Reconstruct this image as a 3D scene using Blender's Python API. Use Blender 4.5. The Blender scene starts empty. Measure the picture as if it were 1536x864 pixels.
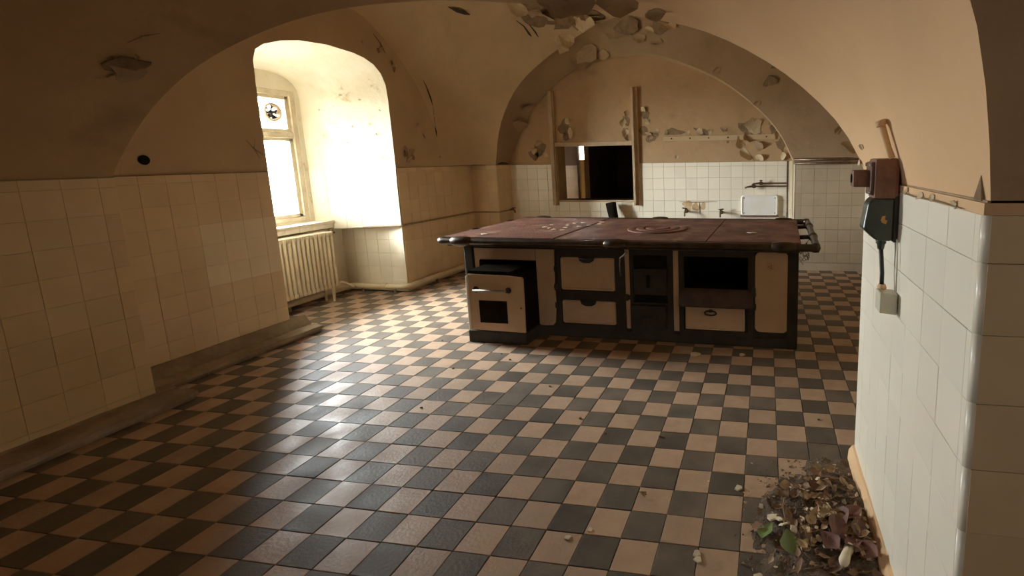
import bpy, bmesh, math, random
from mathutils import Vector, Matrix, noise
random.seed(7)
sc = bpy.context.scene
COL = sc.collection
# ------------------------------------------------------------------ camera, sky, light, exposure
cam_data = bpy.data.cameras.new('camera'); cam = bpy.data.objects.new('camera', cam_data); COL.objects.link(cam); sc.camera = cam
PITCH, YAW, ROLL = 0.15581, 0.16296, -0.01544
cam_data.sensor_width = 36; cam_data.lens = 742.68 / 1536 * 36
cam_data.shift_x = (768 - 1027.44) / 1536; cam_data.shift_y = (353.31 - 432) / 1536
cam_data.clip_start = 0.02
fw = Vector((-math.sin(YAW) * math.cos(PITCH), math.cos(YAW) * math.cos(PITCH), -math.sin(PITCH)))
rt = Vector((math.cos(YAW), math.sin(YAW), 0)); up = rt.cross(fw)
r2 = rt * math.cos(ROLL) + up * math.sin(ROLL); u2 = -rt * math.sin(ROLL) + up * math.cos(ROLL)
m = Matrix((r2, u2, -fw)).transposed().to_4x4(); m.translation = (0, 0, 1.6154); cam.matrix_world = m

world = bpy.data.worlds.new('sky'); sc.world = world; world.use_nodes = True
bg = world.node_tree.nodes['Background']
bg.inputs[1].default_value = 66.0                       # overcast sky above the horizon, dim sunless ground below it
_n = world.node_tree.nodes; _l = world.node_tree.links
_tc = _n.new('ShaderNodeTexCoord'); _sx = _n.new('ShaderNodeSeparateXYZ'); _mr = _n.new('ShaderNodeMapRange'); _mx = _n.new('ShaderNodeMix'); _mx.data_type = 'RGBA'
_l.new(_tc.outputs['Generated'], _sx.inputs[0]); _l.new(_sx.outputs['Z'], _mr.inputs[0]); _mr.inputs[1].default_value = -0.10; _mr.inputs[2].default_value = 0.0
_l.new(_mr.outputs[0], _mx.inputs[0]); _mx.inputs[6].default_value = (0.22, 0.20, 0.16, 1); _mx.inputs[7].default_value = (0.93, 0.97, 1.0, 1); _l.new(_mx.outputs[2], bg.inputs[0])

def portal(name, loc, rot, sx, sy):
    l = bpy.data.lights.new(name, 'AREA'); l.shape = 'RECTANGLE'; l.size = sx; l.size_y = sy
    l.cycles.is_portal = True
    o = bpy.data.objects.new(name, l); o.location = loc; o.rotation_euler = rot; COL.objects.link(o)
portal('window_portal', (-5.42, 4.5, 1.69), (0, -math.pi / 2, 0), 1.5, 1.2)
portal('fill_gap_portal', (-4.62, -1.6, 1.75), (0, -math.pi / 2, 0), 0.6, 0.6)  # unseen opening, added as fill for the pillar front and soffit

vs = sc.view_settings; vs.view_transform = 'Standard'; vs.look = 'None'; vs.gamma = 1; vs.exposure = 1.3; vs.use_curve_mapping = False
sc.cycles.max_bounces = 14; sc.cycles.diffuse_bounces = 10; sc.cycles.transparent_max_bounces = 8
sc.cycles.sample_clamp_indirect = 12

# ------------------------------------------------------------------ materials
def mat(name, c1, c2=None, rough=0.6, scale=6.0, bump=0.0, bscale=40.0, metal=0.0, detail=6, vary=0.0, spec=0.5, lo=0.35, hi=0.65, c3=None, scale3=1.3, lo3=0.55, hi3=0.7, rvar=0.0):
    M = bpy.data.materials.new(name); M.use_nodes = True; nt = M.node_tree; N = nt.nodes; L = nt.links
    b = N['Principled BSDF']; b.inputs['Roughness'].default_value = rough; b.inputs['Metallic'].default_value = metal
    b.inputs['Specular IOR Level'].default_value = spec
    geo = N.new('ShaderNodeNewGeometry')
    col = None
    def nz(s, lo, hi, det=detail):
        n = N.new('ShaderNodeTexNoise'); n.inputs['Scale'].default_value = s; n.inputs['Detail'].default_value = det; n.inputs['Roughness'].default_value = 0.62
        L.new(geo.outputs['Position'], n.inputs['Vector'])
        r = N.new('ShaderNodeMapRange'); r.inputs[1].default_value = lo; r.inputs[2].default_value = hi
        L.new(n.outputs['Fac'], r.inputs[0]); return r.outputs[0]
    def mix(f, a, bb):
        x = N.new('ShaderNodeMix'); x.data_type = 'RGBA'
        L.new(f, x.inputs[0])
        for s, v in ((6, a), (7, bb)):
            if isinstance(v, tuple): x.inputs[s].default_value = (*v, 1)
            else: L.new(v, x.inputs[s])
        return x.outputs[2]
    col = c1
    f1 = None
    if c2: f1 = nz(scale, lo, hi); col = mix(f1, c1, c2)
    if c3: col = mix(nz(scale3, lo3, hi3), col, c3)
    if vary:
        oi = N.new('ShaderNodeObjectInfo'); mr = N.new('ShaderNodeMapRange'); mr.inputs[3].default_value = 1 - vary; mr.inputs[4].default_value = 1 + vary
        L.new(oi.outputs['Random'], mr.inputs[0])
        hs = N.new('ShaderNodeHueSaturation'); L.new(mr.outputs[0], hs.inputs['Value'])
        if isinstance(col, tuple): hs.inputs['Color'].default_value = (*col, 1)
        else: L.new(col, hs.inputs['Color'])
        col = hs.outputs[0]
    if isinstance(col, tuple): b.inputs['Base Color'].default_value = (*col, 1)
    else: L.new(col, b.inputs['Base Color'])
    if rvar and f1:
        mr = N.new('ShaderNodeMapRange'); mr.inputs[3].default_value = rough - rvar; mr.inputs[4].default_value = rough + rvar
        L.new(f1, mr.inputs[0]); L.new(mr.outputs[0], b.inputs['Roughness'])
    if bump:
        n = N.new('ShaderNodeTexNoise'); n.inputs['Scale'].default_value = bscale; n.inputs['Detail'].default_value = 5
        L.new(geo.outputs['Position'], n.inputs['Vector'])
        bm_ = N.new('ShaderNodeBump'); bm_.inputs['Strength'].default_value = bump; bm_.inputs['Distance'].default_value = 0.02
        L.new(n.outputs['Fac'], bm_.inputs['Height']); L.new(bm_.outputs[0], b.inputs['Normal'])
    return M
M = {}
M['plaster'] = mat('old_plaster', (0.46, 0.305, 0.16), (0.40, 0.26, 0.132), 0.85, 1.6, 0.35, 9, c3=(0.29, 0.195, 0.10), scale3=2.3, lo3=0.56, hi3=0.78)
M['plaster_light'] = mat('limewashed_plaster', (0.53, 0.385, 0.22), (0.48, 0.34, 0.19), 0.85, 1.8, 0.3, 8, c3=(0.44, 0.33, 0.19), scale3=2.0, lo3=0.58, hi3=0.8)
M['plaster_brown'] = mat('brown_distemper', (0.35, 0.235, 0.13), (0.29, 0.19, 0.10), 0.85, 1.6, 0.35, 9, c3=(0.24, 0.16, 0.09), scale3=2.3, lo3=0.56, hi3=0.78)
M['glaze_dark'] = mat('darker_wall_glaze', (0.50, 0.42, 0.30), (0.44, 0.36, 0.25), 0.4, 3, vary=0.06, rvar=0.06)  # darker tone for the back right wall and far room tiles
M['plaster_warm'] = mat('warm_lit_plaster', (0.69, 0.445, 0.235), (0.63, 0.40, 0.205), 0.8, 1.5, 0.25, 7)  # orange tone also carries the light on the right soffit half
M['plaster_niche'] = mat('white_limewash', (0.80, 0.74, 0.60), (0.74, 0.66, 0.50), 0.85, 2.5, 0.3, 12, c3=(0.55, 0.44, 0.28), scale3=5, lo3=0.62, hi3=0.7)
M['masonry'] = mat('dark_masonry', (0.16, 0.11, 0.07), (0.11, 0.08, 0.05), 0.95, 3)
M['grout'] = mat('tile_grout', (0.36, 0.27, 0.16), (0.26, 0.19, 0.11), 0.9, 9)
M['glaze'] = mat('cream_wall_glaze', (0.71, 0.54, 0.32), (0.65, 0.48, 0.275), 0.45, 3, vary=0.05, rvar=0.06)
M['glaze_white'] = mat('white_wall_glaze', (0.82, 0.75, 0.60), (0.80, 0.72, 0.57), 0.30, 3, vary=0.03)
M['glaze_lit'] = mat('lit_patch_glaze', (0.78, 0.65, 0.44), (0.73, 0.60, 0.40), 0.40, 3, vary=0.03)  # paler glaze with the sunlit patch put into its colour
M['floor_light'] = mat('tan_floor_clay', (0.47, 0.32, 0.21), (0.40, 0.265, 0.17), 0.5, 5, 0.15, 60, vary=0.10, rvar=0.12, spec=0.4, c3=(0.36, 0.235, 0.145), scale3=7, lo3=0.58, hi3=0.75)
M['floor_dark'] = mat('charcoal_floor_clay', (0.10, 0.08, 0.06), (0.16, 0.125, 0.09), 0.55, 5, 0.15, 60, spec=0.22, vary=0.18, rvar=0.10)
M['floor_joint'] = mat('floor_joint_dirt', (0.07, 0.05, 0.035), (0.10, 0.075, 0.05), 0.95, 12)
M['curb'] = mat('grimy_concrete', (0.36, 0.265, 0.17), (0.24, 0.17, 0.10), 0.85, 6, 0.4, 30)
M['paint_white'] = mat('yellowed_gloss_paint', (0.72, 0.60, 0.40), (0.62, 0.50, 0.32), 0.4, 7, 0.1, 40, c3=(0.32, 0.2, 0.1), scale3=9, lo3=0.66, hi3=0.74)
M['wood'] = mat('painted_old_wood', (0.52, 0.385, 0.235), (0.42, 0.30, 0.18), 0.7, 8, 0.3, 40)
M['wood_white'] = mat('weathered_white_paint', (0.74, 0.66, 0.5), (0.6, 0.5, 0.35), 0.6, 8, 0.2, 40)
M['rust'] = mat('rusty_iron', (0.20, 0.085, 0.045), (0.11, 0.05, 0.03), 0.75, 7, 0.4, 60)
M['rust_dark'] = mat('sooty_rust', (0.075, 0.042, 0.026), (0.045, 0.027, 0.018), 0.7, 9, 0.3, 50)
M['rust_box'] = mat('rusted_enamel_box', (0.26, 0.12, 0.065), (0.14, 0.065, 0.04), 0.65, 10, 0.3, 50)
M['iron'] = mat('blackened_iron', (0.028, 0.024, 0.019), (0.045, 0.035, 0.024), 0.6, 9, 0.2, 60, spec=0.3)
M['soot'] = mat('soot', (0.012, 0.010, 0.008), (0.02, 0.016, 0.012), 1.0, 9, spec=0.0)
M['rim'] = mat('worn_steel_rail', (0.10, 0.075, 0.055), (0.06, 0.042, 0.03), 0.35, 12, 0.1, 60, metal=0.75)
M['plate'] = mat('rusted_hotplate', (0.19, 0.075, 0.042), (0.11, 0.045, 0.028), 0.62, 4, 0.35, 50, spec=0.35, c3=(0.28, 0.16, 0.09), scale3=3.2, lo3=0.56, hi3=0.66, rvar=0.12)
M['enamel'] = mat('stove_enamel', (0.60, 0.44, 0.29), (0.52, 0.37, 0.24), 0.35, 5, c3=(0.25, 0.14, 0.07), scale3=14, lo3=0.68, hi3=0.76)
M['enamel_white'] = mat('white_enamel', (0.82, 0.80, 0.74), (0.78, 0.75, 0.66), 0.2, 5)
M['brass'] = mat('tarnished_brass', (0.22, 0.14, 0.09), (0.12, 0.075, 0.05), 0.4, 20, metal=0.7)
M['rubber'] = mat('dark_green_bakelite', (0.028, 0.034, 0.022), (0.045, 0.05, 0.03), 0.35, 12)
M['cable'] = mat('black_cable_rubber', (0.02, 0.018, 0.015), None, 0.5)
M['socket'] = mat('ivory_bakelite', (0.62, 0.60, 0.46), (0.54, 0.50, 0.38), 0.4, 10)
M['mark'] = mat('orange_mark_paint', (0.62, 0.30, 0.06), (0.4, 0.2, 0.05), 0.6, 60)
M['flake'] = mat('curled_paint', (0.60, 0.47, 0.29), (0.50, 0.38, 0.22), 0.8, 9, vary=0.1)
M['flake_dark'] = mat('curled_paint_in_dirt', (0.40, 0.28, 0.16), (0.32, 0.21, 0.12), 0.85, 9, vary=0.12)
M['bare'] = mat('bare_render', (0.26, 0.17, 0.09), (0.18, 0.115, 0.06), 0.95, 14, 0.6, 40)
M['crack'] = mat('crack_shadow_dirt', (0.05, 0.032, 0.018), None, 0.95)
M['leaf_a'] = mat('dry_leaf_brown', (0.20, 0.105, 0.05), (0.13, 0.065, 0.03), 0.75, 25, vary=0.35)
M['leaf_b'] = mat('dry_leaf_tan', (0.42, 0.28, 0.14), (0.32, 0.19, 0.09), 0.7, 25, vary=0.25)
M['leaf_c'] = mat('dry_leaf_wine', (0.17, 0.07, 0.045), (0.10, 0.04, 0.028), 0.7, 25, vary=0.25)
M['leaf_green'] = mat('withering_green_leaf', (0.115, 0.17, 0.035), (0.16, 0.20, 0.06), 0.5, 20)
M['chip'] = mat('plaster_chip', (0.66, 0.56, 0.40), (0.56, 0.45, 0.30), 0.85, 20, vary=0.12)
M['dirt'] = mat('loose_dirt', (0.15, 0.10, 0.06), (0.085, 0.055, 0.034), 0.95, 30, 0.6, 90)
M['twig'] = mat('dry_twig', (0.16, 0.10, 0.05), None, 0.8)
M['steel'] = mat('dull_steel', (0.3, 0.26, 0.2), None, 0.4, metal=0.8)
M['stain'] = mat('rust_stain', (0.46, 0.27, 0.12), (0.62, 0.46, 0.27), 0.5, 12)
def glass_mat():
    G = bpy.data.materials.new('dusty_window_glass'); G.use_nodes = True; nt = G.node_tree; nt.nodes.clear()
    o = nt.nodes.new('ShaderNodeOutputMaterial'); t = nt.nodes.new('ShaderNodeBsdfTransparent'); g = nt.nodes.new('ShaderNodeBsdfGlossy'); g.inputs['Roughness'].default_value = 0.03
    t.inputs[0].default_value = (0.93, 0.95, 0.95, 1)
    f = nt.nodes.new('ShaderNodeFresnel'); f.inputs[0].default_value = 1.3; x = nt.nodes.new('ShaderNodeMixShader')
    nt.links.new(f.outputs[0], x.inputs[0]); nt.links.new(t.outputs[0], x.inputs[1]); nt.links.new(g.outputs[0], x.inputs[2]); nt.links.new(x.outputs[0], o.inputs[0]); return G
M['glass'] = glass_mat()
def translucent_mat():
    G = bpy.data.materials.new('lit_jamb_glow'); G.use_nodes = True; nt = G.node_tree; nt.nodes.clear()
    o = nt.nodes.new('ShaderNodeOutputMaterial'); t = nt.nodes.new('ShaderNodeBsdfTranslucent'); t.inputs[0].default_value = (0.085, 0.058, 0.030, 1)
    nt.links.new(t.outputs[0], o.inputs[0]); return G
M['jamb_glow'] = translucent_mat()  # translucent glow standing in for a lit jamb

# ------------------------------------------------------------------ mesh helpers
class MB:
    def __init__(s): s.v = []; s.f = []; s.mi = []; s.sm = []
    def add(s, vs, fs, mi=0, smooth=False, X=None):
        o = len(s.v)
        s.v += [tuple(X @ Vector(p)) for p in vs] if X else [tuple(p) for p in vs]
        s.f += [tuple(i + o for i in f) for f in fs]; s.mi += [mi] * len(fs); s.sm += [smooth] * len(fs)
    def box(s, a, b, mi=0, c=0.0, X=None):
        x0, y0, z0 = a; x1, y1, z1 = b
        if c <= 0:
            vs = [(x0, y0, z0), (x1, y0, z0), (x1, y1, z0), (x0, y1, z0), (x0, y0, z1), (x1, y0, z1), (x1, y1, z1), (x0, y1, z1)]
            s.add(vs, [(3, 2, 1, 0), (4, 5, 6, 7), (0, 1, 5, 4), (1, 2, 6, 5), (2, 3, 7, 6), (3, 0, 4, 7)], mi, False, X)
        else:
            bm = bmesh.new(); bmesh.ops.create_cube(bm, size=1)
            for v in bm.verts: v.co = Vector(((x0 + x1) / 2 + v.co.x * (x1 - x0), (y0 + y1) / 2 + v.co.y * (y1 - y0), (z0 + z1) / 2 + v.co.z * (z1 - z0)))
            bmesh.ops.bevel(bm, geom=bm.edges[:], offset=c, segments=2, profile=0.6, affect='EDGES')
            bm.verts.index_update(); s.add([v.co[:] for v in bm.verts], [tuple(v.index for v in f.verts) for f in bm.faces], mi, False, X); bm.free()
    def tube(s, pts, r, n=10, mi=0, caps=True, X=None):
        pts = [Vector(p) for p in pts]; k = len(pts); rs = r if isinstance(r, (list, tuple)) else [r] * k
        t0 = (pts[1] - pts[0]).normalized(); a = t0.orthogonal().normalized(); vs = []; fs = []
        for i, p in enumerate(pts):
            t = (pts[min(i + 1, k - 1)] - pts[max(i - 1, 0)]).normalized()
            a = (a - t * a.dot(t)).normalized(); b = t.cross(a)
            for j in range(n):
                q = 2 * math.pi * j / n; vs.append(p + (a * math.cos(q) + b * math.sin(q)) * rs[i])
        for i in range(k - 1):
            for j in range(n): fs.append((i * n + j, i * n + (j + 1) % n, (i + 1) * n + (j + 1) % n, (i + 1) * n + j))
        if caps: fs.append(tuple(range(n - 1, -1, -1))); fs.append(tuple((k - 1) * n + j for j in range(n)))
        s.add(vs, fs, mi, True, X)
    def lathe(s, prof, origin, axis=(0, 0, 1), n=16, mi=0, X=None):
        ax = Vector(axis).normalized(); o = Vector(origin)
        s.tube([o + ax * h for r, h in prof], [max(r, 1e-4) for r, h in prof], n, mi, True, X) if False else s._lathe(prof, o, ax, n, mi, X)
    def _lathe(s, prof, o, ax, n, mi, X):
        a = ax.orthogonal().normalized(); b = ax.cross(a); vs = []; fs = []
        for r, h in prof:
            for j in range(n):
                q = 2 * math.pi * j / n; vs.append(o + ax * h + (a * math.cos(q) + b * math.sin(q)) * max(r, 1e-4))
        for i in range(len(prof) - 1):
            for j in range(n): fs.append((i * n + j, i * n + (j + 1) % n, (i + 1) * n + (j + 1) % n, (i + 1) * n + j))
        s.add(vs, fs, mi, True, X)
    def prism(s, poly, d, mi=0, X=None):          # poly: 3D points, d: extrude vector
        n = len(poly); d = Vector(d); p0 = [Vector(p) for p in poly]; vs = p0 + [p + d for p in p0]
        fs = [tuple(range(n - 1, -1, -1)), tuple(range(n, 2 * n))] + [(i, (i + 1) % n, n + (i + 1) % n, n + i) for i in range(n)]
        s.add(vs, fs, mi, False, X)
    def grid(s, rows, mi=0, smooth=True):
        n = len(rows[0]); vs = [p for r in rows for p in r]; fs = []
        for i in range(len(rows) - 1):
            for j in range(n - 1): fs.append((i * n + j, i * n + j + 1, (i + 1) * n + j + 1, (i + 1) * n + j))
        s.add(vs, fs, mi, smooth)
    def mesh(s, name, mats):
        me = bpy.data.meshes.new(name); me.from_pydata(s.v, [], s.f)
        for m_ in (mats if isinstance(mats, (list, tuple)) else [mats]): me.materials.append(m_)
        for p, mi, sm in zip(me.polygons, s.mi, s.sm): p.material_index = mi; p.use_smooth = sm
        bm = bmesh.new(); bm.from_mesh(me); bmesh.ops.recalc_face_normals(bm, faces=bm.faces); bm.to_mesh(me); bm.free()
        return me
    def build(s, name, mats, parent=None, X=None):
        o = bpy.data.objects.new(name, s.mesh(name, mats)); COL.objects.link(o)
        if parent: o.parent = parent
        if X is not None: o.matrix_local = X
        return o
def tag(o, label=None, cat=None, group=None, kind=None):
    if label: o['label'] = label
    if cat: o['category'] = cat
    if group: o['group'] = group
    if kind: o['kind'] = kind
    return o
def empty(name, loc=(0, 0, 0), rz=0, label=None, cat=None, group=None):
    o = bpy.data.objects.new(name, None); COL.objects.link(o); o.location = loc; o.rotation_euler = (0, 0, rz); o.empty_display_size = 0.1
    return tag(o, label, cat, group)
def struct(mb, name, mats, parent=None, label=None):
    o = mb.build(name, mats, parent)
    if not parent: o['kind'] = 'structure'
    if label: o['label'] = label
    return o
def inst(src, name, parent, X):
    o = bpy.data.objects.new(name, src); COL.objects.link(o); o.parent = parent; o.matrix_local = X; return o
def spline(pts, n):          # Catmull-Rom through pts, resampled by length to n+1 points
    P = [Vector(p) for p in pts]; P = [2 * P[0] - P[1]] + P + [2 * P[-1] - P[-2]]; out = []
    for i in range(1, len(P) - 2):
        for k in range(24):
            t = k / 24; a, b, c, d = P[i - 1:i + 3]
            out.append(0.5 * ((2 * b) + (c - a) * t + (2 * a - 5 * b + 4 * c - d) * t * t + (3 * b - a - 3 * c + d) * t ** 3))
    out.append(P[-2]); ln = [0]
    for i in range(1, len(out)): ln.append(ln[-1] + (out[i] - out[i - 1]).length)
    res = []; j = 0
    for k in range(n + 1):
        s_ = ln[-1] * k / n
        while j < len(ln) - 2 and ln[j + 1] < s_: j += 1
        f = (s_ - ln[j]) / max(ln[j + 1] - ln[j], 1e-9); res.append(out[j].lerp(out[j + 1], min(1, f)))
    return res

# ------------------------------------------------------------------ tiles
TILE_CACHE = {}
def tile_mesh(w, h, th, c, material, name, X=False):
    key = (round(w, 3), round(h, 3), th, c, material.name)
    if key not in TILE_CACHE:
        a, b = w / 2, h / 2; mb = MB()
        vs = [(-a, -b, 0), (a, -b, 0), (a, b, 0), (-a, b, 0), (-a, -b, th - c), (a, -b, th - c), (a, b, th - c), (-a, b, th - c),
              (-a + c, -b + c, th), (a - c, -b + c, th), (a - c, b - c, th), (-a + c, b - c, th)]
        fs = [(3, 2, 1, 0), (8, 9, 10, 11)]
        for i in range(4):
            j = (i + 1) % 4; fs += [(i, j, 4 + j, 4 + i), (4 + i, 4 + j, 8 + j, 8 + i)]
        mb.add(vs, fs); TILE_CACHE[key] = mb.mesh(name, material)
    return TILE_CACHE[key]
T = 0.17
def tile_wall(parent, origin, u, _n, width, z0, z1, material, holes=(), off=0.0, cap=0.06, pick=None, tilt=0.004, th=0.006, gap=0.0012, jit=0.0012):
    """tiles as single children on the plane through origin, u along, n towards the room"""
    u = Vector(u).normalized(); w = Vector((0, 0, 1)); n = u.cross(w); o = Vector(origin)
    rows = []; z = z1
    if cap: rows.append((z - cap, z)); z -= cap
    while z > z0 + 0.01: rows.append((max(z0, z - T), z)); z -= T
    cols = []; x = -off
    while x < width - 0.01:
        a, b = max(0, x), min(width, x + T)
        if b - a > 0.012: cols.append((a, b))
        x += T
    for za, zb in rows:
        for xa, xb in cols:
            segs = [(xa, xb, za, zb)]
            for hx0, hx1, hz0, hz1 in holes:
                ns = []
                for a, b, c, d in segs:
                    if b <= hx0 or a >= hx1 or d <= hz0 or c >= hz1: ns.append((a, b, c, d)); continue
                    if a < hx0: ns.append((a, hx0, c, d))
                    if b > hx1: ns.append((hx1, b, c, d))
                    a2, b2 = max(a, hx0), min(b, hx1)
                    if c < hz0: ns.append((a2, b2, c, hz0))
                    if d > hz1: ns.append((a2, b2, hz1, d))
                segs = ns
            for a, b, c, d in segs:
                if b - a < 0.012 or d - c < 0.012: continue
                mm = pick((a + b) / 2, (c + d) / 2) if pick else None
                me = tile_mesh(b - a - gap, d - c - gap, th, 0.001, mm or material, 'wall_tile')
                X = Matrix((u, w, n)).transposed().to_4x4()
                X = X @ Matrix.Rotation(random.gauss(0, tilt), 4, 'X') @ Matrix.Rotation(random.gauss(0, tilt), 4, 'Y')
                X.translation = o + u * (a + b) / 2 + w * (c + d) / 2 + n * (0.002 + random.uniform(0, 0.0012))
                inst(me, 'wall_tile', parent, X)

# ------------------------------------------------------------------ key curves of the vaults
NB = 48
B_pts = [(-4.11, 1.52), (-4.11, 1.562), (-3.788, 1.897), (-3.467, 2.121), (-3.152, 2.266), (-2.815, 2.370), (-2.542, 2.427), (-2.283, 2.457), (-2.0, 2.466), (-1.604, 2.452), (-0.942, 2.376), (-0.494, 2.284), (-0.295, 2.225), (-0.099, 2.131), (0.094, 2.007), (0.256, 1.866), (0.369, 1.737), (0.452, 1.592), (0.49, 1.50)]
YB, YA = 2.55, 1.2
Bc = [Vector((p.x, YB, p.y)) for p in spline([(x, z, 0) for x, z in B_pts], NB)]
A_pts = [(-4.11, 1.52), (-4.10, 1.70), (-4.03, 1.95), (-3.8, 2.3), (-3.3, 2.75), (-2.6, 3.02), (-1.8, 3.12), (-1.0, 3.02), (-0.35, 2.75), (0.15, 2.38), (0.34, 2.14), (0.425, 1.937), (0.454, 1.827), (0.479, 1.687), (0.497, 1.50)]
Ac = [Vector((p.x, YA, p.y)) for p in spline([(x, z, 0) for x, z in A_pts], NB)]
G_pts = [(-4.03, 7.0, 1.55), (-3.946, 7.0, 2.018), (-3.788, 7.0, 2.40), (-3.554, 7.0, 2.724), (-3.227, 7.0, 2.99), (-2.808, 7.0, 3.244), (-2.305, 7.0, 3.485), (-1.7, 7.0, 3.64), (-1.2, 7.0, 3.67), (-0.4, 7.0, 3.58), (0.4, 7.0, 3.2), (1.1, 7.0, 2.6), (1.5, 7.0, 2.0), (1.65, 7.0, 1.55)]
Gc = spline(G_pts, NB)
D_pts = [(-4.03, 7.41, 1.55), (-3.878, 7.40, 1.88), (-3.565, 7.40, 2.382), (-2.993, 7.40, 2.885), (-2.459, 7.36, 3.06), (-1.9, 7.22, 3.09), (-1.53, 7.11, 3.049), (-1.013, 7.1, 2.866), (-0.549, 7.1, 2.624), (-0.09, 7.1, 2.251), (0.186, 7.1, 1.929), (0.354, 7.1, 1.60), (0.40, 7.1, 1.50)]
Dc = spline(D_pts, NB)
XL = -4.45
YM = 4.775
W_pts = [(XL, 6.32, 1.55), (XL, 6.27, 1.907), (XL, 6.12, 2.337), (XL, 5.91, 2.647), (XL, 5.606, 2.952), (XL, 5.239, 3.20), (XL, 5.0, 3.27), (XL, YM, 3.29)]
Wc = spline(W_pts, 24)
Gl = spline(G_pts[:9], 24)
def mirY(p):
    d = p[1] - YM; return Vector((p[0], YM - d * (1.32 if p[0] < XL + .01 else 1.0 + .32 * max(0, (XL + .42 - p[0]) / .42)) if d < 1.6 else 2 * YM - p[1], p[2]))

# ------------------------------------------------------------------ setting: floor
mb = MB(); mb.box((-5.6, -3.2, -0.25), (3.2, 8.1, -0.012)); floor = struct(mb, 'floor', M['floor_joint'])
X0, Y0 = -0.432, 1.834
def in_room(x, y):
    if y < 0.8: return False
    if y < YB: return -4.11 < x < 0.49
    if y < 7.1:
        if x < XL: return 3.86 < y < 5.46 and x > -5.33
        return x < 1.6 and (x > -4.03 or y < 7.0)
    return -4.03 < x < 0.4 and y < 7.42
cells = []
for i in range(-30, 14):
    for j in range(-7, 34):
        cx, cy = X0 + (i + 0.5) * T, Y0 + (j + 0.5) * T
        if in_room(cx, cy):
            d = Vector((cx, cy, -1.6154)); zc = d.dot(fw); px = 1027.44 + 742.68 * d.dot(r2) / max(zc, .01); py = 353.31 - 742.68 * d.dot(u2) / max(zc, .01)
            vis = zc > .3 and -60 < px < 1400 and py < 920
            cells.append((0 if vis else 1, d.length, i, j, cx, cy))
cells.sort()
rest = MB()
swap = {(4, 4): 1, (-8, 6): 1}
ftl = tile_mesh(T - .003, T - .003, 0.012, 0.0018, M['floor_light'], 'floor_tile'); ftd = tile_mesh(T - .003, T - .003, 0.012, 0.0018, M['floor_dark'], 'floor_tile')
for k, (v, d, i, j, cx, cy) in enumerate(cells):
    light = ((i + j) % 2 == 0) != ((i, j) in swap)
    X = Matrix.Translation((cx, cy, -0.012 + random.uniform(-.0012, .0008))) @ Matrix.Rotation(random.gauss(0, .004), 4, 'X') @ Matrix.Rotation(random.gauss(0, .004), 4, 'Y')
    if k < 300: inst(ftl if light else ftd, 'floor_tile', floor, X)
    else:
        me = ftl if light else ftd
        rest.add([v_.co[:] for v_ in me.vertices], [tuple(p.vertices) for p in me.polygons], 0 if light else 1, False, X)
o = rest.build('floor_tiles_beyond', [M['floor_light'], M['floor_dark']], floor); o['kind'] = 'stuff'

# ------------------------------------------------------------------ setting: walls
TOP = 1.545                                   # height of the tiled dado
def n_gon_wall(mb, pts, d, mi=0): mb.prism(pts, d, mi)
# left wall with the window recess
front = [(XL, 5.447, 0), (XL, 5.44, 0.83), (XL, 5.44, 1.586), (XL, 5.432, 2.348), (XL, 5.417, 2.52), (XL, 5.36, 2.64), (XL, 5.263, 2.725), (XL, 5.13, 2.775), (XL, 4.989, 2.80), (XL, 4.65, 2.815), (XL, 4.35, 2.79), (XL, 4.15, 2.745), (XL, 3.98, 2.68), (XL, 3.90, 2.62), (XL, 3.866, 2.52), (XL, 3.86, 2.3), (XL, 3.86, 0.83), (XL, 3.86, 0)]
outer = [(XL, 2.5, 0), (XL, 2.5, 3.75), (XL, 7.05, 3.75), (XL, 7.05, 0)]
mb = MB(); mb.prism(list(reversed(front)) + list(reversed(outer)), (-0.06, 0, 0))
wall_left = struct(mb, 'wall_left', M['plaster_light'])
# recess lining, tapering to the window
fr = [Vector(p) for p in front[1:-1]]
def back_of(p):
    y = 4.48 + (p.y - 4.65) * (0.63 / 0.79); z = p.z if p.z < 2.3 else 2.3 + (p.z - 2.3) * 0.62
    return Vector((-5.33, y, z))
bk = [back_of(p) for p in fr]
mb = MB()
mb.grid([[f.lerp(b, s) for s in (0, .08, .3, .6, 1)] for f, b in zip(fr, bk)])
mb.grid([[Vector((XL, 5.447, z)), Vector((-5.33, 5.47, z))] for z in (0, .83)], 0, False)
mb.grid([[Vector((XL, 3.86, z)), Vector((-5.33, 3.86, z))] for z in (0, .83)], 0, False)
mb.add([(XL, 5.44, .83), (-5.33, bk[0].y, .83), (-5.33, 5.47, .83), (XL, 5.447, .83)], [(0, 1, 2, 3)])
mb.add([(XL, 3.86, .83), (-5.33, bk[-1].y, .83), (-5.33, 3.86, .83)], [(0, 1, 2)])
lining = mb.build('window_recess_lining', M['plaster_niche'], wall_left)
# wall round the window
WY0, WY1, WZ0, WZ1 = 3.95, 5.05, 0.955, 2.43
mb = MB()
mb.box((-5.5, 2.4, -.2), (-5.33, 8.1, WZ0)); mb.box((-5.5, 2.4, WZ1), (-5.33, 8.1, 3.85)); mb.box((-5.5, 2.4, WZ0), (-5.33, WY0, WZ1)); mb.box((-5.5, WY1, WZ0), (-5.33, 8.1, WZ1)); mb.box((-5.4, 2.4, -.2), (-4.55, 2.5, 3.85))
mb.build('window_wall', M['plaster_niche'], wall_left)
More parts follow.
